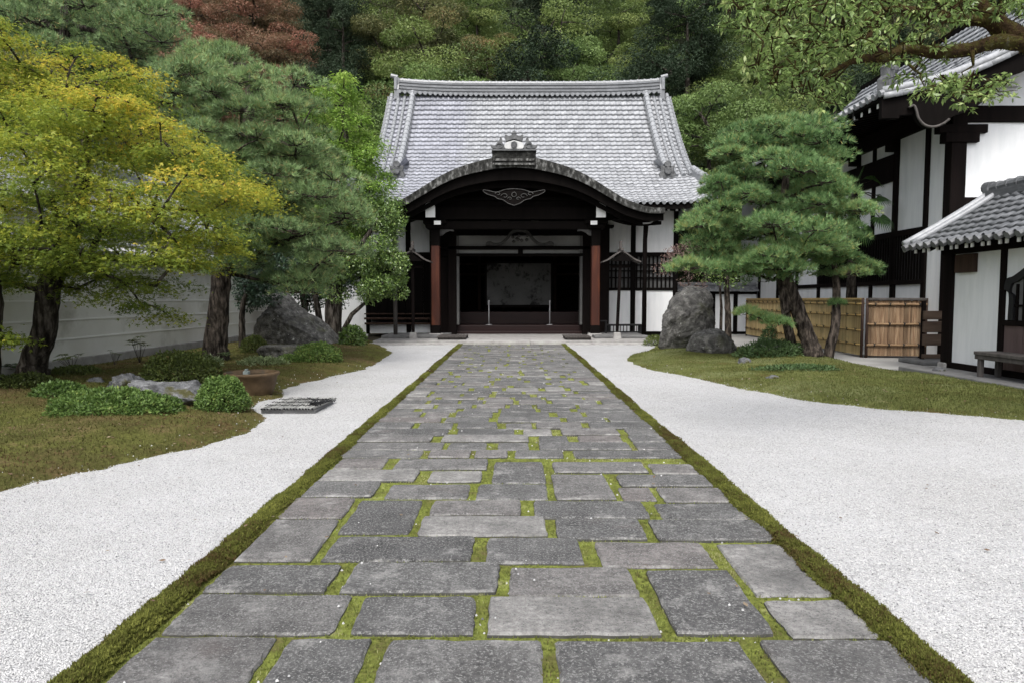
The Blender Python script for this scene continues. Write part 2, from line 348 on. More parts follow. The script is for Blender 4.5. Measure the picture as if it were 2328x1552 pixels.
# leaves
M['maple_gold'] = leafmat('maple_gold', [(0.0, (0.032, 0.050, 0.010)), (0.3, (0.078, 0.100, 0.015)), (0.55, (0.138, 0.142, 0.019)), (0.8, (0.220, 0.165, 0.024)), (1.0, (0.28, 0.145, 0.03))], 0.5, 0.25, 0.50, 2.85)
M['pine'] = leafmat('pine_needles', [(0.0, (0.022, 0.038, 0.015)), (0.3, (0.048, 0.088, 0.032)), (0.6, (0.080, 0.14, 0.052)), (0.85, (0.13, 0.20, 0.085)), (1.0, (0.18, 0.16, 0.05))], 0.5, 0.3, 0.25)
M['pine_pale'] = leafmat('pine_needles_pale', [(0.0, (0.028, 0.042, 0.018)), (0.3, (0.065, 0.100, 0.042)), (0.6, (0.11, 0.165, 0.068)), (0.85, (0.17, 0.23, 0.10)), (1.0, (0.19, 0.15, 0.06))], 0.5, 0.3, 0.25)
M['bright_leaf'] = leafmat('bright_leaf', [(0.0, (0.022, 0.046, 0.010)), (0.4, (0.060, 0.112, 0.018)), (0.8, (0.115, 0.180, 0.030)), (1.0, (0.17, 0.23, 0.05))], 0.45, 0.35, 0.3)
M['camellia'] = leafmat('camellia_leaf', [(0.0, (0.014, 0.026, 0.010)), (0.5, (0.05, 0.085, 0.022)), (0.85, (0.10, 0.145, 0.035)), (1.0, (0.17, 0.22, 0.06))], 0.35, 0.5, 0.2)
M['dark_leaf'] = leafmat('dark_leaf', [(0.0, (0.007, 0.014, 0.008)), (0.6, (0.020, 0.040, 0.022)), (1.0, (0.05, 0.075, 0.045))], 0.35, 0.5, 0.15)
M['azalea'] = leafmat('azalea_leaf', [(0.0, (0.020, 0.036, 0.010)), (0.5, (0.048, 0.082, 0.020)), (0.85, (0.082, 0.122, 0.030)), (1.0, (0.15, 0.18, 0.05))], 0.5, 0.3, 0.3)
M['azalea_dark'] = leafmat('azalea_dark_leaf', [(0.0, (0.020, 0.026, 0.008)), (0.5, (0.045, 0.060, 0.016)), (0.85, (0.075, 0.095, 0.022)), (1.0, (0.10, 0.08, 0.03))], 0.5, 0.3, 0.3)
M['oak_leaf'] = leafmat('oak_leaf', [(0.0, (0.030, 0.052, 0.014)), (0.4, (0.075, 0.115, 0.032)), (0.75, (0.125, 0.175, 0.052)), (1.0, (0.22, 0.25, 0.10))], 0.38, 0.5, 0.35)
M['purple_leaf'] = leafmat('purple_leaf', [(0.0, (0.06, 0.035, 0.03)), (0.6, (0.13, 0.085, 0.08)), (1.0, (0.19, 0.15, 0.12))], 0.6, 0.2, 0.3)
M['pale_plant'] = leafmat('pale_plant', [(0.0, (0.05, 0.07, 0.03)), (0.6, (0.11, 0.14, 0.065)), (1.0, (0.24, 0.27, 0.17))], 0.5, 0.3, 0.3)
M['fern'] = leafmat('fern', [(0.0, (0.02, 0.038, 0.015)), (0.6, (0.048, 0.080, 0.030)), (1.0, (0.10, 0.135, 0.055))], 0.5, 0.3, 0.3)
M['palm'] = leafmat('palm_leaf', [(0.0, (0.012, 0.03, 0.010)), (1.0, (0.05, 0.10, 0.025))], 0.4, 0.4, 0.25)
M['tuft_edge'] = leafmat('tuft_edge', gain=0.9, stops=[(0.0, (0.10, 0.050, 0.028)), (0.3, (0.095, 0.075, 0.026)), (0.55, (0.13, 0.145, 0.032)), (1.0, (0.26, 0.27, 0.065))], rough=0.8, spec=0.15)
M['tuft_mound'] = leafmat('tuft_mound', gain=1.1, stops=[(0.0, (0.12, 0.075, 0.04)), (0.35, (0.085, 0.080, 0.028)), (0.7, (0.115, 0.13, 0.036)), (1.0, (0.20, 0.18, 0.07))], rough=0.8, spec=0.15)
GH = 2.3
H = {
 'dark': leafmat('hill_dark', [(0.0, (0.006, 0.010, 0.005)), (0.6, (0.016, 0.026, 0.014)), (1.0, (0.032, 0.045, 0.027))], 0.6, 0.15, 0.15, GH),
 'green': leafmat('hill_green', [(0.0, (0.020, 0.034, 0.010)), (0.5, (0.052, 0.082, 0.024)), (1.0, (0.10, 0.14, 0.045))], 0.5, 0.3, 0.3, GH),
 'yellow': leafmat('hill_yellow', [(0.0, (0.020, 0.034, 0.010)), (0.5, (0.062, 0.088, 0.024)), (1.0, (0.125, 0.150, 0.048))], 0.5, 0.3, 0.3, GH),
 'olive': leafmat('hill_olive', [(0.0, (0.018, 0.023, 0.010)), (0.5, (0.048, 0.054, 0.021)), (0.9, (0.088, 0.086, 0.034)), (1.0, (0.115, 0.075, 0.033))], 0.5, 0.3, 0.3, GH),
 'red': leafmat('hill_red', [(0.0, (0.026, 0.024, 0.012)), (0.35, (0.060, 0.048, 0.024)), (0.7, (0.105, 0.060, 0.038)), (1.0, (0.155, 0.070, 0.050))], 0.5, 0.3, 0.3, GH),
}

# ================================================================ SETTING
def poly_sdf(X, Y, poly):
    """signed distance (positive inside)"""
    P = np.array(poly, float); n = len(P); inside = np.zeros(X.shape, bool); d = np.full(X.shape, 1e9)
    for i in range(n):
        x0, y0 = P[i]; x1, y1 = P[(i + 1) % n]
        c = ((y0 > Y) != (y1 > Y)) & (X < (x1 - x0) * (Y - y0) / (y1 - y0 + 1e-12) + x0)
        inside ^= c
        t = np.clip(((X - x0) * (x1 - x0) + (Y - y0) * (y1 - y0)) / ((x1 - x0) ** 2 + (y1 - y0) ** 2 + 1e-12), 0, 1)
        d = np.minimum(d, np.hypot(X - x0 - t * (x1 - x0), Y - y0 - t * (y1 - y0)))
    return np.where(inside, d, -d)
def vnoise(X, Y, s, seed=0, octv=4):
    """cheap numpy value noise in -1..1"""
    out = np.zeros(np.shape(X)); amp = 1.0; tot = 0
    for o in range(octv):
        rs = np.random.RandomState(seed + o * 17); T = rs.uniform(-1, 1, (128, 128))
        x = np.asarray(X) * s * 2 ** o + 31.7 * o; y = np.asarray(Y) * s * 2 ** o + 11.3 * o
        i = np.floor(x).astype(int); j = np.floor(y).astype(int); fx = x - i; fy = y - j
        fx = fx * fx * (3 - 2 * fx); fy = fy * fy * (3 - 2 * fy)
        a = T[i % 128, j % 128]; b = T[(i + 1) % 128, j % 128]; c = T[i % 128, (j + 1) % 128]; d = T[(i + 1) % 128, (j + 1) % 128]
        out += amp * ((a * (1 - fx) + b * fx) * (1 - fy) + (c * (1 - fx) + d * fx) * fy); tot += amp; amp *= 0.5
    return out / tot

def flat(name, pts, z, mat, label, cat='ground'):
    m = MB(); m.add([(p[0], p[1], z) for p in pts], [list(range(len(pts)))])
    o = m.build(name, mat); tag(o, label, cat, kind='structure'); return o
flat('ground', [(-250, -60), (250, -60), (250, 400), (-250, 400)], -0.02, M['soil'], 'bare brown soil sheet under the whole temple garden')
flat('gravel', [(-9.6, -6), (9.6, -6), (9.6, 24.5), (-9.6, 24.5)], -0.006, M['gravel'], 'raked white gravel court on both sides of the stone path')
flat('side_yard', [(7.2, 14.6), (10.9, 14.6), (10.9, 31), (4.5, 31), (6.3, 24.6), (7.2, 20)], 0.004, M['yard'], 'pale earth yard strip running along the bamboo fence', 'ground')

# ---- moss mounds
LP = [G(*p)[:2] for p in [(-260, 1175), (-100, 1140), (0, 1110), (120, 1085), (300, 1045), (450, 1012), (540, 985), (600, 955), (590, 938), (565, 925), (590, 912), (632, 903), (645, 880), (760, 852), (830, 838), (890, 800), (862, 785)]]
LP += [(-5.0, 24.6), (-9.55, 24.6), (-9.55, 4.5)]
RP = [G(*p)[:2] for p in [(1425, 818), (1490, 842), (1600, 860), (1700, 885), (1850, 910), (2000, 927), (2150, 938), (2328, 952)]]
RP += [(6.3, 7.6), (6.0, 6.8), (6.3, 6.2), (7.4, 5.9), (8.6, 6.0), (8.6, 13.2), (8.0, 14.2), (7.9, 15.6), (7.75, 17.0), (7.4, 20), (6.6, 24.4), (4.9, 24.0), (4.5, 21.2), (3.9, 19.5), (3.3, 18.6)]
def mound(name, poly, step, hmax, seed, label, bumps, mat):
    P = np.array(poly); x0, y0 = P.min(0) - 0.3; x1, y1 = P.max(0) + 0.3
    xs = np.arange(x0, x1, step); ys = np.arange(y0, y1, step); X, Y = np.meshgrid(xs, ys)
    d = poly_sdf(X, Y, poly) + 0.10 * vnoise(X, Y, 2.2, seed) + 0.05 * vnoise(X, Y, 8, seed + 5)
    t = np.clip(d / 1.3, -0.2, 1)
    Z = hmax * (np.sign(t) * (1 - (1 - np.abs(t)) ** 2)) + 0.05 * np.clip(d, 0, 1) * vnoise(X, Y, 0.9, seed + 9)
    for bx, by, br, bh in bumps: Z += bh * np.exp(-((X - bx) ** 2 + (Y - by) ** 2) / br ** 2) * np.clip(d * 2, 0, 1)
    Z += 0.012 * vnoise(X, Y, 7, seed + 3) * np.clip(d * 3, 0, 1)
    keep = d > -0.12; keep = keep[:-1, :-1] & keep[1:, 1:] & keep[:-1, 1:] & keep[1:, :-1]
    o = grid_mesh(name, np.stack([X, Y, Z], -1), keep, mat)
    tag(o, label, 'ground', kind='structure')
    def h(x, y):
        i = int(np.clip(round((y - y0) / step), 0, len(ys) - 1)); j = int(np.clip(round((x - x0) / step), 0, len(xs) - 1))
        return float(Z[i, j])
    return h, X, Y, Z, d
hL, LX, LY, LZ, Ld = mound('moss_ground', LP, 0.06, 0.13, 3, 'brownish green moss mound between the left plaster wall and the gravel', [(-6, 19, 2.2, 0.09), (-7.0, 11, 2.5, 0.12), (-4.3, 20.5, 0.8, 0.05)], M['mound_moss'])
hR, RX, RY, RZ, Rd = mound('moss_ground', RP, 0.06, 0.09, 13, 'olive moss mound and lawn on the right under the leaning pine', [(4.6, 18.6, 1.4, 0.07), (6.9, 16.4, 1.3, 0.12)], M['lawn_moss'])
# ---- hillside
xs = np.arange(-110, 111, 2.0); ys = np.arange(38, 150, 2.0); X, Y = np.meshgrid(xs, ys)
Z = np.clip(Y - 40, 0, None) * 0.86 + 1.6 * vnoise(X, Y, 0.08, 5) * np.clip((Y - 40) / 6, 0, 1) - 0.3
o = grid_mesh('hillside', np.stack([X, Y, Z], -1), np.ones((len(ys) - 1, len(xs) - 1), bool), M['hill']); tag(o, 'steep dark wooded hillside rising behind the temple', 'hill', kind='structure')
def hz(x, y): return max(0.0, (y - 40) * 0.86) + 1.6 * float(vnoise(np.array([x]), np.array([y]), 0.08, 5)[0]) * min(1, max(0, (y - 40) / 6)) - 0.3

# ---- stone path
flat('path_bed', [(-1.74, -3), (1.74, -3), (1.74, 22.3), (-1.74, 22.3)], 0.016, M['joint_moss'], 'bright yellow green moss growing in the joints of the path', 'moss')
SL = [  # yt, yb, xl_top, xr_top, xl_bot, xr_bot in the photograph, measured back to metres
 (1463, 1600, 345, 615, 225, 550), (1467, 1600, 660, 843, 580, 788), (1467, 1600, 885, 1230, 840, 1232), (1470, 1600, 1268, 1690, 1274, 1750), (1472, 1600, 1728, 2040, 1820, 2150),
 (1366, 1455, 450, 793, 372, 757), (1370, 1455, 830, 1080, 797, 1072), (1372, 1458, 1115, 1465, 1110, 1502), (1310, 1456, 1478, 1660, 1530, 1750), (1379, 1464, 1742, 1945, 1795, 2000),
 (1298, 1358, 522, 770, 464, 740), (1292, 1360, 808, 1132, 780, 1130), (1300, 1365, 1163, 1430, 1160, 1450), (1246, 1365, 1635, 1802, 1715, 1890),
 (1190, 1286, 622, 770, 542, 706), (1230, 1285, 765, 1075, 737, 1070), (1233, 1291, 1112, 1315, 1106, 1322), (1243, 1299, 1355, 1600, 1370, 1622),
 (1145, 1222, 815, 958, 780, 930), (1183, 1227, 965, 1238, 950, 1240), (1191, 1236, 1265, 1450, 1268, 1470), (1193, 1239, 1480, 1735, 1495, 1757),
 (1140, 1186, 668, 805, 636, 780), (1148, 1180, 990, 1178, 975, 1185), (1148, 1186, 1215, 1455, 1217, 1480), (1152, 1189, 1492, 1682, 1505, 1707),
 (1103, 1137, 717, 865, 688, 845), (1108, 1140, 890, 1068, 876, 1062), (1107, 1142, 1090, 1240, 1083, 1245), (1088, 1143, 1258, 1375, 1262, 1395), (1116, 1145, 1415, 1480, 1410, 1487), (1118, 1149, 1496, 1640, 1512, 1662),
 (1076, 1101, 750, 952, 724, 942), (1079, 1103, 980, 1095, 975, 1092), (1056, 1104, 1125, 1235, 1120, 1238), (1088, 1113, 1405, 1592, 1410, 1627),
 (1048, 1072, 778, 880, 757, 868), (1051, 1074, 910, 1108, 892, 1105), (1058, 1081, 1258, 1460, 1260, 1470), (1061, 1083, 1478, 1570, 1484, 1592)]
rs = random.Random(4)
rects = []
for yt, yb, a, b, c, d in SL:
    p0 = G(a, yt); p1 = G(b, yt); q0 = G(c, yb); q1 = G(d, yb)
    rects.append((((p0.x + q0.x) / 2), q0.y, (p1.x + q1.x) / 2, p0.y))
y = G(1164, 1046).y
row = 0
while y < 22.0:                                           # the far rows, laid course by course
    h = rs.choice([0.27, 0.30, 0.33, 0.36, 0.40]); h = min(h, 22.1 - y)
    x = -1.61 + rs.uniform(-0.02, 0.02)
    jw = 0.085 if y < 14 else 0.075
    while x < 1.5:
        wd = rs.choice([0.30, 0.38, 0.45, 0.52, 0.62, 0.75, 0.9])
        if x + wd > 1.25: wd = 1.61 - x
        rects.append((x, y, x + wd, y + h)); x += wd + rs.uniform(0.6, 1.5) * jw
    y += h + rs.choice([0.014, 0.02, 0.03, 0.05]); row += 1
for xx in [(-2.1, 0), ]:
    for k in range(5):
        rects.append((-1.6 + k * 0.66, 1.3, -1.6 + k * 0.66 + 0.58, 2.0))
m = MB()
for (x0, y0, x1, y1) in rects:
    x0 -= .008; x1 += .008; y0 -= .001; y1 += .001; ring = []
    nseg = 7
    for (ax, ay, bx, by) in ((x0, y0, x1, y0), (x1, y0, x1, y1), (x1, y1, x0, y1), (x0, y1, x0, y0)):
        for k in range(nseg): ring.append((ax + (bx - ax) * k / nseg, ay + (by - ay) * k / nseg))
    cx, cy = (x0 + x1) / 2, (y0 + y1) / 2; sk = rs.uniform(-0.02, 0.02); z = 0.036 + rs.uniform(-0.008, 0.009)
    tx, ty = rs.uniform(-0.006, 0.006), rs.uniform(-0.006, 0.006)
    base = []; top = []; top2 = []
    for i, (px, py) in enumerate(ring):
        j = 0.005 if i % nseg else 0.0
        dx = rs.uniform(-j, j); dy = rs.uniform(-j, j)
        if i % nseg == 0: cr = rs.choice([.001, .003, .005, .010]); dx = math.copysign(cr, cx - px); dy = math.copysign(cr * .8, cy - py)
        px += dx + sk * (py - cy); py += dy
        base.append((px, py, 0.0)); zz = z + tx * (px - cx) + ty * (py - cy)
        ins = 0.004 + rs.uniform(0, 0.008)
        ux, uy = cx - px, cy - py; L = math.hypot(ux, uy)
        top.append((px + ux / L * 0.003, py + uy / L * 0.003, zz - 0.010 - rs.uniform(0, 0.004))); top2.append((px + ux / L * ins * 1.8, py + uy / L * ins * 1.8, zz))
    n = len(ring); a = rs.random() * 0.86 if rs.random() < 0.93 else 0.97
    m.add(base + top + top2, [list(range(2 * n, 3 * n))], 0, a)
    k0 = len(m.v) - 3 * n
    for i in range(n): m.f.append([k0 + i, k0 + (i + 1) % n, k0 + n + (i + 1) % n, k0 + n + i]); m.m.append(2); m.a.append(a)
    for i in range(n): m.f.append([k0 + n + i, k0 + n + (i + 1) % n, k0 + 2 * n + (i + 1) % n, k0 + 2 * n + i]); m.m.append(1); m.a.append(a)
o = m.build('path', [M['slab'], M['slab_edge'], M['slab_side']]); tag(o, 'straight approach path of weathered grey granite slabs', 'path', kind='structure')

# ---- tuft scatter for moss
def tufts(name, pts, n_blades, size, spread, mat, label, att_fn, seed, parent=None, width=0.28):
    rg = np.random.default_rng(seed); N = len(pts)
    P = np.repeat(pts, n_blades, 0); n = len(P)
    an = rg.uniform(0, 2 * np.pi, n); tilt = rg.uniform(0.1, spread, n)
    D = np.stack([np.cos(an) * np.sin(tilt), np.sin(an) * np.sin(tilt), np.cos(tilt)], 1)
    L = size * rg.uniform(0.6, 1.3, n); S = np.stack([-np.sin(an), np.cos(an), np.zeros(n)], 1)
    Wd = (L * width)[:, None]
    V = np.stack([P - S * Wd * 0.5, P + S * Wd * 0.5, P + D * L[:, None]], 1)
    a = np.clip(np.repeat(att_fn(pts), n_blades) + rg.normal(0, 0.13, n), 0, 1)
    o = np_mesh(name, V, 3, a, mat, parent)
    if label: tag(o, label, 'moss', kind='stuff')
    return o
rg = np.random.default_rng(8)
# moss edging strips
for side, lab in ((-1, 'rounded strip of dark olive moss along the left edge of the stone path'), (1, 'rounded strip of dark olive moss along the right edge of the stone path')):
    ys = np.concatenate([np.arange(0.5, 8, 0.03), np.arange(8, 22.4, 0.06)]); us = np.linspace(-1, 1, 13)
    U, Y = np.meshgrid(us, ys)
    wv = 0.090 + 0.034 * vnoise(Y, Y * 0 + 3.3, 1.1, 20 + side) + 0.022 * vnoise(Y, U * 2, 6, 21 + side)
    wv = wv * np.interp(Y, [0, 12, 23], [1.0, 1.0, 1.25])
    X = side * (1.675 + 0.018 * vnoise(Y, Y * 0 + 7, 0.8, 30 + side)) + U * wv + 0.012 * vnoise(Y * 6, U * 3, 1, 40)
    Z = 0.005 + (1 - U ** 2) ** 0.6 * (0.056 + 0.020 * vnoise(Y, U, 3, 33)) + 0.014 * vnoise(Y * 9, U * 4, 1, 44)
    eo = grid_mesh('moss_edging', np.stack([X, Y, Z], -1), np.ones((len(ys) - 1, 12), bool), M['edge_moss'])
    tag(eo, lab, 'moss', kind='structure')
    n = 42000
    yy = 1.8 + (rg.random(n) ** 2.0) * 18; ii = np.clip(np.searchsorted(ys, yy), 0, len(ys) - 1); jj = rg.integers(0, 13, n)
    pts = np.stack([X[ii, jj] + rg.normal(0, .008, n), yy, Z[ii, jj] - 0.004], 1)
    tf = tufts('moss_tufts', pts, 4, 0.015, 1.2, M['tuft_edge'], 'tiny moss shoots covering the ' + ('left' if side < 0 else 'right') + ' edging strip of the path',
               lambda p: 0.52 + 0.55 * vnoise(p[:, 0] * 1.2, p[:, 1], 1.3, 50) + .3 * vnoise(p[:, 0], p[:, 1], 9, 52), 60 + side, width=.5)
# joint moss tufts near
n = 60000
yy = 2.0 + rg.random(n) ** 1.7 * 9; xx = rg.uniform(-1.68, 1.68, n); ok = np.ones(n, bool)
for (x0, y0, x1, y1) in rects: ok &= ~((xx > x0 + .004) & (xx < x1 - .004) & (yy > y0 + .004) & (yy < y1 - .004))
pts = np.stack([xx, yy, np.full(n, 0.014)], 1)[ok]
M['tuft_joint'] = leafmat('tuft_joint', gain=0.95, stops=[(0.0, (0.14, 0.105, 0.055)), (0.3, (0.130, 0.148, 0.042)), (0.7, (0.195, 0.235, 0.056)), (1.0, (0.40, 0.39, 0.19))], rough=0.8, spec=0.15)
tufts('moss_tufts', pts, 4, 0.017, 1.0, M['tuft_joint'], 'short bright moss shoots in the joints between the slabs', lambda p: 0.45 + 0.03 * p[:, 1] + 0.65 * vnoise(p[:, 0], p[:, 1], 2.5, 51), 62)
# mound tufts
def mound_pts(X, Y, Z, d, n, seed, lo=0.0):
    r = np.random.default_rng(seed); w_ = np.where(d > lo, 1.0 / np.maximum(Y, 4) ** 1.6, 0).ravel(); w_ /= w_.sum()
    k = r.choice(len(w_), n, p=w_); P = np.stack([X.ravel()[k], Y.ravel()[k], Z.ravel()[k]], 1)
    P[:, :2] += r.uniform(-0.03, 0.03, (n, 2)); return P
tufts('moss_tufts', mound_pts(LX, LY, LZ, Ld, 52000, 1), 2, 0.030, 1.1, M['tuft_mound'], 'short brown and green moss shoots on the left mound', lambda p: 0.36 + 0.85 * vnoise(p[:, 0], p[:, 1], 0.9, 3), 63)
tufts('moss_tufts', mound_pts(RX, RY, RZ, Rd, 52000, 2), 2, 0.034, 1.1, M['tuft_lawn'], 'short grass and moss shoots on the right mound', lambda p: 0.60 + 0.5 * vnoise(p[:, 0], p[:, 1], 0.8, 4), 64)

# ---- loose pebbles of the gravel court
n = 190000
yy = 2.2 + rg.random(n) ** 1.8 * 12; sg = rg.choice([-1, 1], n); xx = sg * (1.74 + rg.random(n) * (0.9 * yy + 0.2 - 1.74 + 0.6))
ok = (np.abs(xx) < 8) & (poly_sdf(xx, yy, LP) < 0.06) & (poly_sdf(xx, yy, RP) < 0.06)
P = np.stack([xx, yy, np.full(n, -0.007)], 1)[ok]; n = len(P)
r_ = rg.uniform(0.003, 0.0066, n) * np.interp(P[:, 1], [2, 6, 14], [1, 1.1, 1.7])
an = rg.uniform(0, 6.28, n); el = rg.uniform(0.6, 1.0, n)
c4 = [P + np.stack([r_ * np.cos(an + k * 1.571) * (el if k % 2 else 1), r_ * np.sin(an + k * 1.571) * (el if k % 2 else 1), rg.uniform(0.2, 0.6, n) * r_], 1) for k in range(4)]
tp = P + np.stack([rg.normal(0, .25, n) * r_, rg.normal(0, .25, n) * r_, r_ * rg.uniform(0.9, 1.5, n)], 1)
V = np.stack([np.stack([c4[k], c4[(k + 1) % 4], tp], 1) for k in range(4)], 1).reshape(-1, 3, 3)
o = np_mesh('gravel_pebbles', V, 3, np.repeat(rg.random(n), 4), M['pebble']); tag(o, 'loose white pebbles strewn over the gravel court', 'pebbles', kind='stuff')
n = 9000
yy = 2.4 + rg.random(n) ** 1.6 * 13; xx = rg.uniform(-7, 7.5, n); dl = np.maximum(poly_sdf(xx, yy, LP), poly_sdf(xx, yy, RP))
ok = ((dl > -.02) & (dl < .05 + .5 * rg.random(n) ** 3)) | ((np.abs(xx) < 1.85) & (rg.random(n) < .6))
Q = []
for x, y_ in zip(xx[ok], yy[ok]):
    if abs(x) < 1.66: z_ = .012; inside = any(r[0] < x < r[2] and r[1] < y_ < r[3] for r in rects); z_ = .042 if inside else .016
    else: z_ = max(0, hL(x, y_)) if x < -1.9 else (max(0, hR(x, y_)) if x > 1.9 else .05)
    if abs(x) < 1.66 and inside and rg.random() < .94: continue
    r1 = rg.uniform(.0035, .0075) * (1 + y_ / 14); a0 = rg.uniform(0, 6.28); b4 = [(x + r1 * math.cos(a0 + k * 1.571), y_ + r1 * math.sin(a0 + k * 1.571), z_) for k in range(4)]; tp_ = (x, y_, z_ + r1 * 1.1)
    for k in range(4): Q.append([b4[k], b4[(k + 1) % 4], tp_])
o = np_mesh('gravel_pebbles', np.array(Q), 3, np.repeat(rg.random(len(Q) // 4), 4), M['pebble']); tag(o, 'stray white pebbles kicked onto the moss and the path joints', 'pebbles', kind='stuff')
# leaves fallen on the ground
n = 130
yy = rg.uniform(2.8, 15, n); xx = rg.choice([-1, 1], n) * rg.uniform(0.2, 1, n) * np.minimum(yy * 0.75, 6)
an = rg.uniform(0, 6.28, n); D = np.stack([np.cos(an), np.sin(an), rg.uniform(-.1, .35, n)], 1); S = np.stack([-np.sin(an), np.cos(an), rg.uniform(-.3, .3, n)], 1)
P = np.stack([xx, yy, np.full(n, 0.012)], 1); P[np.abs(xx) < 1.8, 2] = 0.06
L = rg.uniform(.02, .045, n)[:, None]
M['fallen'] = leafmat('fallen_leaf', gain=1.0, stops=[(0, (0.09, 0.05, 0.03)), (0.6, (0.17, 0.12, 0.08)), (1, (0.25, 0.20, 0.14))], rough=0.7, spec=0.2, trans=0.1)
o = np_mesh('fallen_leaves', np.stack([P, P + D * L * .5 + S * L * .3, P + D * L, P + D * L * .5 - S * L * .3], 1), 4, rg.random(n), M['fallen']); tag(o, 'scattered dry brown leaves fallen on the gravel and path', 'leaves', kind='stuff')
def litter(X, Y, Z, d, n, seed, label):
    P = mound_pts(X, Y, Z, d, n, seed, .1); r = np.random.default_rng(seed + 1); P[:, 2] += .012; an = r.uniform(0, 6.28, n)
    D = np.stack([np.cos(an), np.sin(an), r.uniform(-.1, .5, n)], 1); S = np.stack([-np.sin(an), np.cos(an), r.uniform(-.4, .4, n)], 1); L = r.uniform(.02, .05, n)[:, None]
    o = np_mesh('fallen_leaves', np.stack([P, P + D * L * .5 + S * L * .3, P + D * L, P + D * L * .5 - S * L * .3], 1), 4, r.random(n), M['fallen']); tag(o, label, 'leaves', kind='stuff')
litter(LX, LY, LZ, Ld, 1300, 5, 'dry fallen leaves lying on the left moss mound'); litter(RX, RY, RZ, Rd, 450, 7, 'dry fallen leaves lying on the right lawn')

# ================================================================ BUILDINGS
def catmull(pts, n):
    pts = [np.array(p, float) for p in pts]; pts = [2 * pts[0] - pts[1]] + pts + [2 * pts[-1] - pts[-2]]; out = []
    for i in range(1, len(pts) - 2):
        for k in range(n):
            t = k / n; a, b, c, d = pts[i - 1:i + 3]
            out.append(0.5 * ((2 * b) + (-a + c) * t + (2 * a - 5 * b + 4 * c - d) * t * t + (-a + 3 * b - 3 * c + d) * t ** 3))
    out.append(pts[-2]); return out

def tile_roof(name, pfun, ulen, vlen, tw, cl, mat, parent, keepfun=None, amp=0.030, step=0.036, seed=1, sub=6):
    """courses of wavy tiles; pfun(u metres, v metres)->(...,3), v from the eave upwards"""
    nu = max(1, int(round(ulen / tw))); nc = max(1, int(round(vlen / cl))); rgn = np.random.default_rng(seed)
    us = np.linspace(0, ulen, nu * sub + 1); prof = us / ulen * nu
    ph = prof % 1.0
    wave = amp * np.where(ph < 0.62, -np.sin(ph / 0.62 * np.pi) * 0.55, np.sin((ph - 0.62) / 0.38 * np.pi) * 0.9)
    rows = []; vs = []
    for k in range(nc):
        vs += [k / nc * vlen - (.035 if k else 0), (k + 0.5) / nc * vlen, (k + 1) / nc * vlen]
    vs = np.array(vs); lift = np.tile([step, step * 0.55, 0.0], nc)
    U, V = np.meshgrid(us, vs)
    jit = np.repeat(np.repeat(rgn.normal(0, 0.006, (nc, nu)), 3, 0), sub, 1); jit = np.concatenate([jit, jit[:, -1:]], 1)
    P = pfun(U, V); e = 0.02
    du = pfun(U + e, V) - P; dv = pfun(U, V + e) - P
    N = np.cross(du, dv); N /= np.linalg.norm(N, axis=-1, keepdims=True) + 1e-9
    P = P + N * (wave[None, :] + lift[:, None] + jit)[..., None]
    # the lower edge of each course hangs as a lip
    keep = np.ones((len(vs) - 1, len(us) - 1), bool)
    if keepfun is not None:
        Q = pfun((U[:-1, :-1] + U[1:, 1:]) / 2, (V[:-1, :-1] + V[1:, 1:]) / 2); keep = keepfun(Q)
    tone = np.repeat(np.repeat(np.clip(rgn.normal(0.55, 0.13, (nc, nu)), 0, 1), 3, 0), sub, 1)[:-1]
    return grid_mesh(name, P, keep, mat, parent, tone, smooth=False)

def round_ridge(m, path, r, seg=0.26, taper=None, a=0.6):
    """row of round cover tiles along a path"""
    path = [Vector(p) for p in path]; d = [0]
    for i in range(1, len(path)): d.append(d[-1] + (path[i] - path[i - 1]).length)
    n = max(2, int(d[-1] / seg)); pts = []; rad = []
    def at(t):
        for i in range(1, len(path)):
            if t <= d[i] + 1e-9: return path[i - 1].lerp(path[i], (t - d[i - 1]) / max(1e-9, d[i] - d[i - 1]))
        return path[-1]
    for k in range(n):
        for f, rr in ((0.0, 1.10), (0.22, 1.10), (0.24, 0.96), (0.99, 0.92)):
            pts.append(at((k + f) / n * d[-1])); rad.append(r * rr)
    m.tube(pts, rad, 10, 0, a)

# ---------------------------------------------------------------- temple hall
HX = 0.83
hall = thing('temple_hall', 'temple hall with wavy grey tiled roof and dark curved gable over its entrance porch', 'temple', (HX, 27.5, 0))
E0, RZ0, RY0, EY0 = 5.1, 11.25, 33.5, 26.0
def hall_z(t): return E0 + (RZ0 - E0) * (0.50 * t + 0.50 * t * t)
HWE, HWG = 7.50, 6.62          # half width at the eave / at the gable
SL_LEN = 10.2
def hall_front(U, V):
    t = V / SL_LEN; X = HX - HWE + U; Y = EY0 + (RY0 - EY0) * t; Z = hall_z(t)
    a = np.abs(X - HX) / HWE
    Z = Z + 0.42 * np.clip((a - 0.70) / 0.30, 0, 1) ** 2 * np.clip(1 - t / 0.5, 0, 1)
    return np.stack([X, Y, Z], -1)
def hall_keep(Q):
    t = (Q[..., 1] - EY0) / (RY0 - EY0)
    lim = np.where(t < 0.36, HWE - (HWE - HWG) * (t / 0.36), HWG)
    return np.abs(Q[..., 0] - HX) < lim
tile_roof('tiled_roof', hall_front, 2 * HWE, SL_LEN, 0.262, 0.345, M['tile'], hall, hall_keep, seed=3)
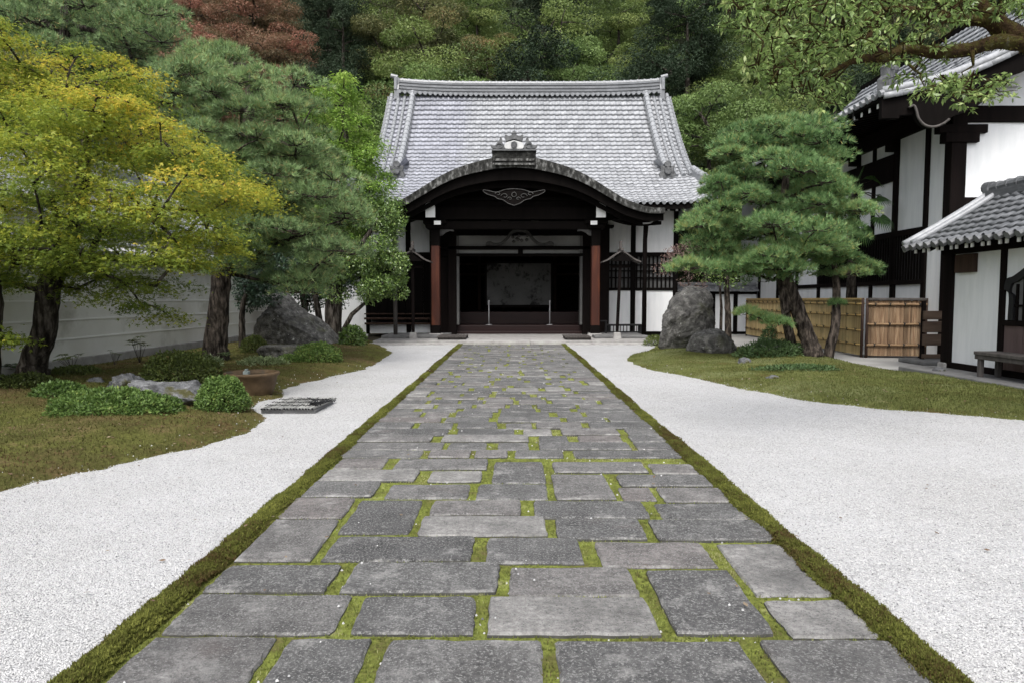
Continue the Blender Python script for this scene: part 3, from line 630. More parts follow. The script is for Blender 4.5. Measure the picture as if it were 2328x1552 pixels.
# round rows of the gable edge, verge, descending ridges
def hpt(x, t, up=0.0):
    p = hall_front(np.array([x - HX + HWE]), np.array([t * SL_LEN]))[0]; return Vector((p[0], p[1] , p[2] + up))
for sgn in (-1, 1):
    m = MB()
    for off, r in ((HWG - 0.02, 0.10), (HWG - 0.36, 0.085), (HWG - 0.66, 0.075)):
        round_ridge(m, [hpt(HX + sgn * off, 0.34 + 0.66 * k / 16, 0.06) for k in range(17)], r, 0.3)
    # verge tiles hanging over the gable edge
    for k in range(30):
        p = hpt(HX + sgn * HWG, 0.36 + 0.64 * (k + .5) / 30, 0.0)
        m.box(p.x - 0.02, p.y - 0.10, p.z - 0.13, p.x + sgn * 0.17, p.y + 0.07, p.z + 0.01, 0, 0.5 + 0.3 * rs.random())
    m.build('verge', M['tile2'], hall)
    m = MB()
    pa = [hpt(HX + sgn * 5.58, 0.345 + 0.655 * k / 16, 0.0) for k in range(17)]
    for i in range(16):
        m.beam(pa[i] + Vector((0, 0, .10)), pa[i + 1] + Vector((0, 0, .10)), 0.24, 0.26, a=0.25)
        m.beam(pa[i] + Vector((0, 0, .16)), pa[i + 1] + Vector((0, 0, .16)), 0.30, 0.05, a=0.2)
    round_ridge(m, [p + Vector((0, 0, .29)) for p in pa], 0.125, 0.34, a=0.85)
    dr = m.build('descending_ridge', M['tile2'], hall)
    # demon tile at its foot
    m = MB(); p = pa[0] + Vector((0, -0.12, 0.0))
    m.prism([(-.30, -.22), (.30, -.22), (.34, .0), (.26, .12), (.30, .34), (.12, .30), (0, .48), (-.12, .30), (-.30, .34), (-.26, .12), (-.34, 0)], p + Vector((0, 0, .12)), (1, 0, 0), (0, 0, 1), (0, .16, 0))
    m.tube([p + Vector((0, -.10, .22)), p + Vector((0, .05, .22))], 0.15, 14)
    m.tube([p + Vector((0, -.06, .50)), p + Vector((0, .3, .50))], 0.14, 12)
    m.build('ridge_end_tile', M['ornament'], dr, bevel=0.02)
    # hip ridge and side slope
    m = MB()
    ha = [hpt(HX + sgn * (HWG + 0.05 + (HWE - HWG) * (1 - k / 8)), 0.36 * k / 8, 0.0) for k in range(9)]
    ha[0] = ha[0] + Vector((0, 0, 0.05))
    for i in range(8): m.beam(ha[i] + Vector((0, 0, .08)), ha[i + 1] + Vector((0, 0, .08)), 0.26, 0.24, a=0.4)
    round_ridge(m, [p + Vector((0, 0, .26)) for p in ha], 0.13, 0.34, a=0.7)
    m.build('hip_ridge', M['tile2'], hall)
    def side(U, V, sgn=sgn):
        t = V / 2.2; X = HX + sgn * (HWE + 0.02 - (HWE - 5.2) * t); Y = EY0 + 0.02 + (U if sgn > 0 else (15 - U)); Z = 5.15 + 2.2 * t * (0.55 + .45 * t)
        c = np.abs(Y - 33.5) / 7.5
        return np.stack([X + 0 * Y, Y + 0 * X, Z + 0.40 * np.clip((c - 0.7) / 0.3, 0, 1) ** 2 * np.clip(1 - t, 0, 1)], -1)
    def side_keep(Q, sgn=sgn):
        t = (HWE - np.abs(Q[..., 0] - HX)) / (HWE - 5.2); return (Q[..., 1] > EY0 + 2.7 * np.clip(t / 0.44, 0, 1) * 1.0) & (Q[..., 1] < 41 - 2.7 * t)
    tile_roof('side_slope', side, 15.0, 2.2, 0.262, 0.33, M['tile'], hall, side_keep, seed=5)
    # gable triangle with white plaster, set back from the verge
    m = MB(); gx = HX + sgn * 5.9
    m.prism([(29.6, 6.6), (37.4, 6.6), (33.5, 10.2)], (gx, 0, 0), (0, 1, 0), (0, 0, 1), (sgn * 0.1, 0, 0)); m.build('gable_wall', M['dark_wood'], hall)
# rear slope (plain, same curve)
ys = np.linspace(0, 1, 12); xsr = np.linspace(-HWE, HWE, 20); Xr, Tr = np.meshgrid(xsr, ys)
lim = np.where(Tr < .36, HWE - (HWE - HWG) * Tr / .36, HWG)
grid_mesh('rear_slope', np.stack([HX + np.clip(Xr, -lim, lim), 41 - 7.5 * Tr, E0 + (RZ0 - E0) * (.5 * Tr + .5 * Tr ** 2)], -1), np.ones((11, 19), bool), M['tile2'], hall, np.full((11, 19), .5))
# main ridge: stacked flat tiles between two rows of round ends
m = MB(); n = 24
def rz(x): return 0.20 * (abs(x - HX) / 6.7) ** 4
for i in range(n):
    xa = HX - 6.35 + 12.7 * i / n; xb = HX - 6.35 + 12.7 * (i + 1) / n
    for k in range(7):
        ww = 0.24 if k % 2 == 0 else 0.20
        z0 = RZ0 - 0.02 + 0.075 * k
        m.hexa([(xa, RY0 - ww, z0 + rz(xa)), (xb, RY0 - ww, z0 + rz(xb)), (xb, RY0 + ww, z0 + rz(xb)), (xa, RY0 + ww, z0 + rz(xa)),
                (xa, RY0 - ww, z0 + .072 + rz(xa)), (xb, RY0 - ww, z0 + .072 + rz(xb)), (xb, RY0 + ww, z0 + .072 + rz(xb)), (xa, RY0 + ww, z0 + .072 + rz(xa))], 0, 0.10 + 0.25 * rs.random() - (0.10 if k % 2 else 0))
for i in range(52):
    x = HX - 6.3 + 12.6 * (i + .5) / 52
    m.tube([(x, RY0 - 0.33, RZ0 - 0.03 + rz(x)), (x, RY0 - .1, RZ0 - 0.01 + rz(x))], 0.085, 8, 0, 0.6)
round_ridge(m, [(HX - 6.45 + 12.9 * k / 30, RY0, RZ0 + 0.56 + rz(HX - 6.45 + 12.9 * k / 30)) for k in range(31)], 0.12, 0.32, a=0.65)
rid = m.build('main_ridge', M['tile2'], hall)
for sgn in (-1, 1):
    m = MB(); x = HX + sgn * 6.22
    m.prism([(-.30, -.35), (.30, -.35), (.34, .1), (.24, .35), (.26, .66), (-.26, .66), (-.24, .35), (-.34, .1)], (x, RY0, RZ0 + .12), (0, 1, 0), (0, 0, 1), (sgn * .22, 0, 0))
    m.tube([(x + sgn * .15, RY0 - .33, RZ0 + .2), (x + sgn * .15, RY0 - .3, RZ0 + .75)], .08, 8)
    m.tube([(x + sgn * .1, RY0, RZ0 + .86), (x + sgn * .42, RY0, RZ0 + .94)], .10, 10)
    m.build('ridge_end_tile', M['tile2'], rid)
# eave: round end tiles, fascia, rafters with white tips
for i in range(59):
    x = HX - HWE + 2 * HWE * (i + .78) / 59; p = hpt(x, 0, 0.02); one('tube', [(x, p.y - .04, p.z), (x, p.y + .12, p.z + .04)], .075, 8, 0, .6).build('eave_tile', M['tile2'], hall)
m = MB(); mw = []
for i in range(40):
    xa = HX - HWE + 2 * HWE * i / 40; xb = HX - HWE + 2 * HWE * (i + 1) / 40; pa, pb = hpt(xa, 0), hpt(xb, 0)
    m.beam((xa, EY0 + .1, pa.z - .13), (xb, EY0 + .1, pb.z - .13), .10, .16)
    m.hexa([(xa, EY0 + .1, pa.z - .10), (xb, EY0 + .1, pb.z - .10), (xb, 28.6, 6.35), (xa, 28.6, 6.35), (xa, EY0 + .1, pa.z - .06), (xb, EY0 + .1, pb.z - .06), (xb, 28.6, 6.39), (xa, 28.6, 6.39)])
for i in range(48):
    x = HX - 7.3 + 14.6 * i / 47; p = hpt(x, 0)
    m.beam((x, EY0 + .22, p.z - .22), (x, 27.9, 5.85), .09, .11); mw.append(one('box', x - .04, EY0 + .20, p.z - .265, x + .04, EY0 + .219, p.z - .18))
m.build('eave_rafters', M['dark_wood'], hall); each('rafter_tip', mw, M['white_paint'], hall)

# walls of the hall
WY = 27.5
for bx in ((3.35, WY, 3.34, 6.5, WY + .15, 5.4), (3.35, WY, 0.13, 6.5, WY + .15, 1.86), (-5.75, WY, 3.34, -2.9, WY + .15, 5.4), (-5.75, WY, 0.12, -2.5, WY + .15, 0.50)):
    one('box', *bx).build('plaster_wall', M['plaster'], hall)
m = MB()
m.box(6.42, WY + .2, .1, 6.57, 39.5, 5.6); m.box(-5.85, WY + .2, .1, -5.7, 39.5, 5.6); m.box(-5.8, 39.4, .1, 6.5, 39.5, 5.6)
m.build('side_wall', M['plaster'], hall)
m = MB()
for x, wd in ((4.85, .19), (6.55, .18), (3.45, .16), (-4.15, .2), (-5.80, .14), (-2.72, .2)): m.box(x - wd / 2, WY - .06, .1, x + wd / 2, WY + .2, 5.5)
m.box(3.3, WY - .05, 3.20, 6.6, WY + .1, 3.36); m.box(3.3, WY - .05, 1.84, 6.6, WY + .1, 1.95); m.box(3.3, WY - .04, .08, 6.6, WY + .1, .20)
m.box(-5.85, WY - .05, 3.20, -2.5, WY + .1, 3.36); m.box(-5.9, WY - .05, 5.0, 6.7, WY + .1, 5.3)
m.build('timber_frame', M['dark_wood'], hall, bevel=.01)
m = MB(); m2 = MB()
m2.box(3.36, WY + .06, 1.9, 6.5, WY + .08, 3.25)
lw = m2.build('lattice_window', M['lattice_back'], hall)
m = MB()
for i in range(19): x = 3.5 + 3.0 * i / 18; m.box(x - .03, WY - .02, 1.9, x + .03, WY + .04, 3.24)
for z in (2.35, 2.62, 2.86): m.box(3.4, WY - .03, z - .022, 6.5, WY + .03, z + .022)
m.build('lattice_bars', M['dark_wood'], lw)
m = MB()
for i in range(9): m.box(-5.72 + i * .36, WY - .02 - (i % 2) * .02, .72, -5.72 + i * .36 + .352, WY + .04, 3.24)
m.build('board_shutters', M['dark_wood'], hall, bevel=.008)
m = MB(); m.box(-5.9, WY - .28, .68, -2.6, WY, .76); m.box(-5.9, WY - .22, .48, -2.6, WY - .05, .56); m.box(-5.9, WY - .24, .88, -2.6, WY - .1, .93); m.build('sill_ledge', M['brown_wood'], hall, bevel=.01)

# plinth
m = MB()
m.box(-4.65, 22.75, -.02, 4.85, 33, .12, 0, .45); m.box(-4.75, 22.45, -.02, 4.95, 22.748, .055, 0, .8)
for x0, x1 in ((-1.78, -.62), (-.61, .60), (.61, 1.76)): m.box(x0, 22.18, -.02, x1, 23.0, .128, 0, .9)
m.build('stone_plinth', M['cut_stone'], hall, bevel=.015)
for bx in ((-4.6, 24.0, .125, -2.3, 26.0, .22), (2.9, 24.0, .125, 4.8, 26.2, .22)): one('box', *bx).build('kerb_stone', M['dark_stone'], hall, bevel=.015)

# porch pillars
for x in (-2.78, 3.04):
    m = MB(); m.box(x - .155, 24.85, .26, x + .155, 25.16, 4.0)
    pl = m.build('pillar', M['red_wood'], hall, bevel=.03)
    m = MB(); m.lathe([(.0, 0), (.30, 0), (.30, .06), (.24, .13), (0, .13)], (x, 25.0, .12), 16); m.build('pillar_base', M['cut_stone'], pl)
    for z0, z1 in ((.2, .55), (3.42, 4.6)): one('box', x - .165, 24.84, z0, x + .165, 25.17, z1).build('pillar_sleeve', M['dark_wood'], pl, bevel=.01)
    s = -1 if x < 0 else 1
    m = MB(); m.box(x - .30, 24.7, 4.02, x + .30, 25.3, 4.18); m.box(x - .42, 24.75, 4.2, x + .42, 25.25, 4.36); m.build('bracket', M['dark_wood'], pl, bevel=.03)
    m = MB(); xx = x + s * .10
    m.prism([(-.17, -.25), (.17, -.25), (.17, .14), (.0 * s, .32), (-.17, .22)] if s < 0 else [(-.17, -.25), (.17, -.25), (.17, .22), (0, .32), (-.17, .14)], (xx - .0, 24.30, 4.62), (1, 0, 0), (0, 0, 1), (0, .02, 0))
    m.prism([(-.12, -.07), (.12, -.07), (.12, .07), (-.12, .07)], (x - s * .13, 24.45, 4.20), (1, 0, 0), (0, 0, 1), (0, .02, 0))
    m.build('white_beam_end', M['white_paint'], hall)
    m = MB(); m.box(xx - .155, 24.33, 4.38, xx + .155, 27, 4.80); m.build('side_beam', M['dark_wood'], hall, bevel=.01)
    # inner post and jamb
    xi = -2.33 if x < 0 else 2.92
    m = MB(); m.box(xi - .16, 26.7, .12, xi + .16, 27.0, 4.9); m.box(xi + s * .02, 26.9, .12, xi + s * .9, 27.1, 4.4) ; m.build('inner_post', M['post_wood'], hall, bevel=.012)
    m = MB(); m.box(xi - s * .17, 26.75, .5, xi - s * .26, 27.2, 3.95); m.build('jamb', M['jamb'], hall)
    m = MB()
    pts = [(x - s * .62, 24.9, 4.0), (x - s * .62, 24.9, 4.15)]
    m.prism([(0, 0), (.1, .02), (.22, .12), (.36, .18), (.52, .16), (.50, .24), (.3, .3), (0, .3)], (x - s * .16, 24.92, 3.78), (-s, 0, 0), (0, 0, 1), (0, .1, 0)); m.build('carved_bracket', M['carving'], hall, bevel=.01)
# beams across the entrance
m = MB(); m.box(-4.4, 24.8, 4.36, 4.55, 25.2, 4.80); m.box(-3.0, 24.86, 4.02, 3.26, 25.14, 4.30); m.box(-2.4, 26.75, 3.96, 3.0, 27.0, 5.2)
m.box(-2.9, 26.70, 3.42, 3.2, 26.98, 3.55); m.box(-2.9, 26.72, 3.16, 3.2, 26.96, 3.27); m.box(.24, 26.7, 3.2, .42, 26.95, 3.5)
m.build('entrance_beam', M['dark_wood'], hall, bevel=.015)
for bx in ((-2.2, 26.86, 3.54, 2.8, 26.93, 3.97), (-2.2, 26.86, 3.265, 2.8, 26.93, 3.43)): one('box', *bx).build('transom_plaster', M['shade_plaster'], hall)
# frog leg strut
fl = [(0, 0), (.16, .03), (.34, .12), (.52, .10), (.66, .16), (.60, .24), (.78, .26), (.95, .22), (1.06, .10), (1.34, .10), (1.40, .0), (1.10, -.06), (.92, .02), (.74, .10)]
def mirror(poly): return poly + [(-x, z) for x, z in reversed(poly) if x > 1e-6]
m = MB()
up = catmull([(0, .62), (.18, .62), (.36, .52), (.55, .28), (.75, .12), (.98, .10), (1.15, .16), (1.28, .12), (1.32, .02)], 5)
lo = catmull([(1.30, -.02), (1.10, .0), (.90, .0), (.66, .05), (.46, .22), (.30, .42), (.14, .50), (0, .50)], 5)
for s in (-1, 1):
    poly = [(s * p[0], p[1]) for p in up] + [(s * p[0], p[1]) for p in lo]
    if s < 0: poly = poly[::-1]
    m.prism(poly, (.30, 26.45, 3.56), (1, 0, 0), (0, 0, 1), (0, .14, 0))
    po = [(s * p[0], p[1]) for p in [(.10, .70), (.30, .80), (.48, .98), (.62, .96), (.74, 1.04), (.72, .94), (.60, .90), (.50, .86), (.34, .72), (.14, .62)]]
    if s < 0: po = po[::-1]
    m.prism(po, (.30, 26.45, 3.56), (1, 0, 0), (0, 0, 1), (0, .12, 0))
for k in range(9): m.lathe([(0, -.07), (.06, -.03), (.07, .02), (0, .07)], (.30 + rs.uniform(-.32, .32), 26.42, 3.66 + rs.uniform(-.02, .3)), 8)
m.build('frog_leg_strut', M['carving'], hall)

# interior
m = MB(); m.box(-3.0, 27.2, .10, 3.6, 29.0, .46); m.box(-3.2, 29.0, .10, 3.8, 33.6, .95); m.box(-2.2, 27.02, .10, 2.8, 27.2, .22)
m.build('entrance_floor', M['maroon_floor'], hall, bevel=.02)
m = MB(); m.box(-3.3, 33.6, .1, 3.9, 33.8, 4.6); m.box(-3.4, 27.6, .1, -3.25, 33.6, 4.6); m.box(3.85, 27.6, .1, 4.0, 33.6, 4.6); m.box(-3.4, 27.0, 4.3, 4.0, 33.8, 4.4)
m.build('inner_wall', M['dark_wood'], hall)
m = MB()
for x in (-1.6, -.4, .9, 2.1): m.box(x - .07, 33.45, .95, x + .07, 33.6, 4.3)
for z in (2.7, 3.2): m.box(-3.2, 33.5, z - .05, 3.8, 33.6, z + .05)
m.build('inner_frame', M['brown_wood'], hall)

# curved porch roof
KC = 0.07
half = [(0, 6.37), (.75, 6.275), (1.77, 6.00), (2.49, 5.68), (3.22, 5.24), (3.84, 4.88), (4.56, 4.64), (5.15, 4.60)]
cur = [(p[0], p[1]) for p in catmull(half, 6)]
full = [(KC - x, z) for x, z in reversed(cur[1:])] + [(KC + x, z) for x, z in cur]
def thick(x): return 0.40 - 0.22 * min(1, abs(x - KC) / 5.15)
m = MB(); ya, yb = 23.5, 29.5
for (xa, za), (xb, zb) in zip(full[:-1], full[1:]):
    ta, tb = thick(xa), thick(xb)
    m.add([(xa, ya, za), (xb, ya, zb), (xb, yb, zb), (xa, yb, za)], [(0, 1, 2, 3)], 0)
    m.add([(xa, ya, za), (xb, ya, zb), (xb, ya + .05, zb - tb), (xa, ya + .05, za - ta)], [(3, 2, 1, 0)], 1)
    m.add([(xa, ya + .05, za - ta), (xb, ya + .05, zb - tb), (xb, yb, zb - tb), (xa, yb, za - ta)], [(3, 2, 1, 0)], 2)
for (x, z), s in ((full[0], -1), (full[-1], 1)):
    m.add([(x, ya, z), (x, yb, z), (x, yb, z - thick(x)), (x, ya + .05, z - thick(x))], [(0, 1, 2, 3)], 1)
pr = m.build('porch_roof', [M['kara_roof'], M['kara_edge'], M['dark_wood']], hall)
for off, dpt, y0, nm in ((0.0, .40, 23.72, 'barge_board'), (.38, .22, 24.05, 'barge_moulding')):
    m = MB()
    for (xa, za), (xb, zb) in zip(full[:-1], full[1:]):
        fa = 1 - .45 * abs(xa - KC) / 5.15; fb = 1 - .45 * abs(xb - KC) / 5.15
        a0, b0 = za - thick(xa) - off * fa + .004, zb - thick(xb) - off * fb + .004; a1, b1 = a0 - dpt * fa, b0 - dpt * fb
        m.hexa([(xa, y0, a1), (xb, y0, b1), (xb, y0 + .14, b1), (xa, y0 + .14, a1), (xa, y0, a0), (xb, y0, b0), (xb, y0 + .14, b0), (xa, y0 + .14, a0)])
    m.build(nm, M['dark_wood'], pr)
# curved rafters under the porch roof
m = MB()
for y0 in (24.5, 25.3, 26.1):
    for (xa, za), (xb, zb) in zip(full[:-1], full[1:]):
        a0, b0 = za - thick(xa) - .01, zb - thick(xb) - .01
        m.hexa([(xa, y0, a0 - .14), (xb, y0, b0 - .14), (xb, y0 + .12, b0 - .14), (xa, y0 + .12, a0 - .14), (xa, y0, a0), (xb, y0, b0), (xb, y0 + .12, b0), (xa, y0 + .12, a0)])
m.build('curved_rafters', M['dark_wood'], pr)
m = MB()
poly = [(x, z - thick(x) - .05) for x, z in full if abs(x - KC) < 4.3]
poly = [(poly[0][0], 4.6)] + poly + [(poly[-1][0], 4.6)]
m.prism(poly[::-1], (0, 24.95, 0), (1, 0, 0), (0, 0, 1), (0, .1, 0)); m.box(-3.1, 24.8, 5.05, 3.3, 25.0, 5.14)
m.build('gable_boards', M['dark_wood'], hall)
# pendant under the apex
ped = catmull([(0, -.62), (.20, -.52), (.38, -.36), (.56, -.30), (.66, -.20), (.86, -.12), (1.02, .0), (1.04, .10), (.84, .06), (.6, .0), (.3, .12), (0, .16)], 4)
m = MB(); poly = [(p[0], p[1] * .72) for p in ped]; poly = poly + [(-x, z) for x, z in reversed(poly[1:-1])]
m.prism(poly[::-1], (KC, 23.56, 5.13), (1, 0, 0), (0, 0, 1), (0, .10, 0), 0)
rim = [(KC + x, 23.54, 5.13 + z) for x, z in poly]
m.tube(rim + rim[:1], .013, 6, 1)
for s in (-1, 1):
    for cx, cz, r in ((.32, -.18, .13), (.55, -.08, .10), (.14, -.30, .08)):
        m.tube([(KC + s * (cx + r * math.cos(t * .6) * (1 - t * .07)), 23.54, 5.13 + .72 * (cz + r * math.sin(t * .6) * (1 - t * .07))) for t in range(10)], .012, 5, 1)
m.tube([(KC + .08 * math.cos(t * .7), 23.54, 5.05 + .08 * math.sin(t * .7)) for t in range(10)], .014, 5, 1)
m.build('gable_pendant', [M['dark_wood'], M['carving']], pr)
# crest ornament on the porch ridge
oy = 23.55
m = MB(); m.box(KC - .74, oy - .10, 6.06, KC + .74, oy + 1.6, 6.49, 0); m.box(KC - .72, oy - .13, 6.16, KC + .72, oy - .10, 6.24, 1); m.box(KC - .72, oy - .13, 6.02, KC + .72, oy - .10, 6.09, 1)
m.build('ridge_box', [M['box_dark'], M['kara_edge']], pr, bevel=.01)
m = MB(); m.box(KC - .76, oy - .16, 6.495, KC + .76, oy + .3, 6.55)
for s in (-1, 1):
    c = catmull([(.30, .0), (.42, .02), (.60, .02), (.76, .06), (.80, .16), (.74, .13), (.64, .12), (.58, .22), (.50, .30), (.47, .40), (.40, .34), (.40, .22), (.33, .12)], 3)
    poly = [(s * p[0], p[1]) for p in c]
    m.prism(poly if s < 0 else poly[::-1], (KC, oy - .12, 6.55), (1, 0, 0), (0, 0, 1), (0, .14, 0))
    m.tube([(KC + s * (.50 + .1 * math.cos(t * .7)), oy - .13, 6.66 + .08 * math.sin(t * .7)) for t in range(8)], .02, 5)
top = catmull([(0, .50), (.10, .45), (.20, .43), (.27, .47), (.31, .45), (.30, .36), (.27, .28)], 4); lo = catmull([(.27, .24), (.14, .29), (0, .33)], 4)
poly = [(p[0], p[1]) for p in top] + [(p[0], p[1]) for p in lo]; poly = poly + [(-x, z) for x, z in reversed(poly[1:-1])]
m.prism(poly[::-1], (KC, oy - .18, 6.55), (1, 0, 0), (0, 0, 1), (0, .2, 0))
m.lathe([(0, 0), (.08, 0), (.09, .05), (.05, .12), (0, .14)], (KC, oy - .08, 7.03), 10); m.tube([(KC, oy - .08, 7.1), (KC + .02, oy - .08, 7.36)], [.012, .008], 6)
orn = m.build('ridge_ornament', M['ornament'], pr)
m = MB(); cp = catmull([(0, .28), (.16, .24), (.27, .20), (.33, .10), (.30, .02), (.22, 0), (0, 0)], 4); poly = [(p[0], p[1]) for p in cp]; poly = poly + [(-x, z) for x, z in reversed(poly[1:-1])]
m.prism(poly[::-1], (KC, oy - .17, 6.555), (1, 0, 0), (0, 0, 1), (0, .2, 0)); m.build('crest_plaque', M['crest_white'], orn)
m = MB(); m.prism([(.11 * math.cos(t * .5236), .12 * math.sin(t * .5236) + .12) for t in range(12)], (KC, oy - .20, 6.56), (1, 0, 0), (0, 0, 1), (0, .04, 0))
for k in range(5): m.box(KC - .09 + k * .04, oy - .215, 6.60, KC - .07 + k * .04, oy - .19, 6.76)
m.build('crest', M['ornament'], orn)
# thin round prop under the right wing of the porch roof, drain
m = MB(); m.tube([(4.76, 24.6, .12), (4.76, 24.6, 3.6), (4.80, 24.6, 4.35)], [.085, .08, .095], 12); m.tube([(4.80, 24.6, 4.3), (4.80, 24.6, 4.52)], [.10, .2], 12); m.build('prop_post', M['post_wood'], hall, True)
m = MB(); m.tube([(-4.2, 24.6, .12), (-4.2, 24.6, 4.6)], .075, 12); m.build('prop_post', M['grey_wood'], hall, True)
m = MB(); m.tube(catmull([(5.02, 23.9, 4.42), (4.92, 23.9, 4.26), (4.80, 23.9, 4.14), (4.55, 23.95, 4.12)], 4), .03, 6); m.build('drain_hook', M['metal'], hall, True)

# ---------------------------------------------------------------- things around the porch
def duckboard(x0, x1, y0, y1, label):
    m = MB()
    for i in range(9): a = x0 + (x1 - x0) * i / 9; m.box(a, y0, .20, a + (x1 - x0) / 9 - .02, y1, .235)
    for yy in (y0 + .1, y1 - .15): m.box(x0 + .02, yy, .125, x1 - .02, yy + .06, .198)
    t = thing('duckboard', label, 'duckboard', ((x0 + x1) / 2, (y0 + y1) / 2, .12)); m.build('slats', M['grey_wood'], t)
duckboard(-2.55, -1.55, 23.1, 24.5, 'slatted wooden duckboard lying left of the porch entrance by the left pillar')
duckboard(1.80, 2.70, 23.0, 24.4, 'slatted wooden duckboard lying right of the porch entrance by the right pillar')
def roofed_post(x, y, lean, label):
    t = thing('roofed_post', label, 'post', (x, y, .12))
    m = MB(); m.hexa([(x - .15, y - .15, .06), (x + .15, y - .15, .06), (x + .15, y + .15, .06), (x - .15, y + .15, .06), (x - .11, y - .11, .34), (x + .11, y - .11, .34), (x + .11, y + .11, .34), (x - .11, y + .11, .34)]); m.build('base_stone', M['cut_stone'], t, bevel=.02)
    m = MB(); m.beam((x, y, .3), (x + lean, y, 2.9), .10, .10, (0, 1, 0)); m.beam((x + lean - .35, y, 2.62), (x + lean + .35, y, 2.62), .07, .08); m.build('shaft', M['post_wood'], t, bevel=.01)
    m = MB(); xc = x + lean
    for s in (-1, 1):
        pts = catmull([(0, 3.18), (.2, 3.06), (.42, 2.90), (.66, 2.80)], 3)
        for a, b in zip(pts[:-1], pts[1:]): m.hexa([(xc + s * a[0], y - .35, a[1] - .05), (xc + s * b[0], y - .35, b[1] - .05), (xc + s * b[0], y + .35, b[1] - .05), (xc + s * a[0], y + .35, a[1] - .05), (xc + s * a[0], y - .35, a[1]), (xc + s * b[0], y - .35, b[1]), (xc + s * b[0], y + .35, b[1]), (xc + s * a[0], y + .35, a[1])])
    m.beam((xc, y - .38, 3.20), (xc, y + .38, 3.20), .10, .08); m.box(xc - .05, y - .05, 3.2, xc + .05, y + .05, 3.5)
    m.build('little_roof', M['grey_wood'], t)
    m = MB(); m.prism([(-.4, 0), (.4, 0), (0, .28)], (xc, y - .30, 2.80), (1, 0, 0), (0, 0, 1), (0, .04, 0)); m.build('gable_board', M['dark_wood'], t)
roofed_post(3.68, 23.9, .10, 'dark timber post with a small gabled roof standing right of the porch')
roofed_post(-3.46, 23.9, 0, 'dark timber post with a small gabled roof standing left of the porch')
t = thing('folding_screen', 'dark framed standing screen with faint ink painting inside the entrance', 'screen', (.3, 30.0, .95))
m = MB(); m.box(-1.1, 30, 1.24, 1.70, 30.06, 3.05); pan = m.build('painted_panel', surf('ink_panel', [(0.3, (0.075, 0.075, 0.074)), (0.7, (0.125, 0.125, 0.122))], 0.9, 0.9, 0.1, 30, 0.0, patch=[(1.5, 0.52, 0.60, (0.022, 0.022, 0.022)), (4.0, 0.60, 0.68, (0.03, 0.03, 0.03))]), t)
m = MB(); m.box(-1.2, 29.97, 1.12, -1.1, 30.09, 3.15); m.box(1.70, 29.97, 1.12, 1.80, 30.09, 3.15); m.box(-1.2, 29.97, 3.05, 1.80, 30.09, 3.16); m.box(-1.2, 29.97, 1.12, 1.8, 30.09, 1.24)
for x in (-1.1, 1.7): m.box(x - .1, 29.7, .95, x + .1, 30.4, 1.12)
m.build('screen_frame', M['dark_wood'], t, bevel=.01)
for x, lab in ((-.93, 'slim pale metal post standing on the entrance floor left of the screen'), (1.52, 'slim pale metal post standing on the entrance floor right of the screen')):
    t = thing('barrier_post', lab, 'barrier post', (x, 27.5, .46))
    m = MB(); m.tube([(x, 27.5, .47), (x, 27.5, 1.36)], .022, 10); m.lathe([(0, .09), (.02, .09), (.035, .05), (.035, 0)], (x, 27.5, 1.36), 10); m.build('rod', M['metal'], t, True)
    m = MB(); m.lathe([(.0, .03), (.05, .03), (.14, .008), (.14, 0)], (x, 27.5, .46), 16); m.build('foot', M['metal'], t, True)
t = thing('low_bench', 'low black wooden bench against the white hall wall right of the porch', 'bench', (4.3, 26.6, .12))
m = MB(); m.box(3.70, 26.35, .46, 5.05, 26.9, .52); m.build('seat', M['black'], t, bevel=.01)
m = MB()
for i in range(10): m.box(3.8 + i * .128, 26.45, .18, 3.83 + i * .128, 26.48, .46)
m.box(3.78, 26.44, .2, 4.98, 26.5, .25); m.build('slatted_front', M['black'], t)
for x in (3.74, 4.96):
    for y0 in (26.37, 26.82): m = MB(); m.box(x, y0, .12, x + .06, y0 + .06, .46); m.build('leg', M['black'], t)
t = thing('stool', 'small black stool beside the foot of the right red pillar', 'stool', (3.35, 25.6, .22))
m = MB(); m.box(3.22, 25.45, .66, 3.56, 25.78, .70); m.build('seat', M['black'], t, bevel=.01)
for x in (3.24, 3.50):
    for y0 in (25.47, 25.72): m = MB(); m.box(x, y0, .22, x + .045, y0 + .045, .66); m.build('leg', M['black'], t)

# ---------------------------------------------------------------- low white walls joining the hall
def wall_cap(m, p, q, z, wd, a=.5):
    p = Vector(p); q = Vector(q); d = (q - p).normalized(); s = Vector((-d.y, d.x, 0)); n = int((q - p).length / .28)
    for i in range(n):
        c0 = p + (q - p) * (i / n); c1 = p + (q - p) * ((i + 1) / n - .004)
        for sg in (-1, 1):
            m.hexa([c0 + Vector((0, 0, z + .2)), c1 + Vector((0, 0, z + .2)), c1 + s * sg * wd + Vector((0, 0, z)), c0 + s * sg * wd + Vector((0, 0, z)),
                    c0 + Vector((0, 0, z + .25)), c1 + Vector((0, 0, z + .25)), c1 + s * sg * wd + Vector((0, 0, z + .05)), c0 + s * sg * wd + Vector((0, 0, z + .05))], 0, .3 + .5 * rs.random())
            m.tube([c0 + Vector((0, 0, z + .25)), c0 + s * sg * (wd + .02) + Vector((0, 0, z + .05))], .045, 6, 0, .6)
    round_ridge(m, [p + Vector((0, 0, z + .30)), q + Vector((0, 0, z + .30))], .09, .28)
t = thing('garden_wall', 'low white plaster wall with dark posts between the hall and the right building', 'wall', (8.4, 28.2, 0))
m = MB(); m.box(6.6, 29.1, 0, 10.4, 29.3, 1.70); m.build('plaster_panel', M['plaster'], t)
m = MB()
for x in (6.75, 8.55, 9.5): m.box(x - .08, 29.02, 0, x + .08, 29.38, 1.85)
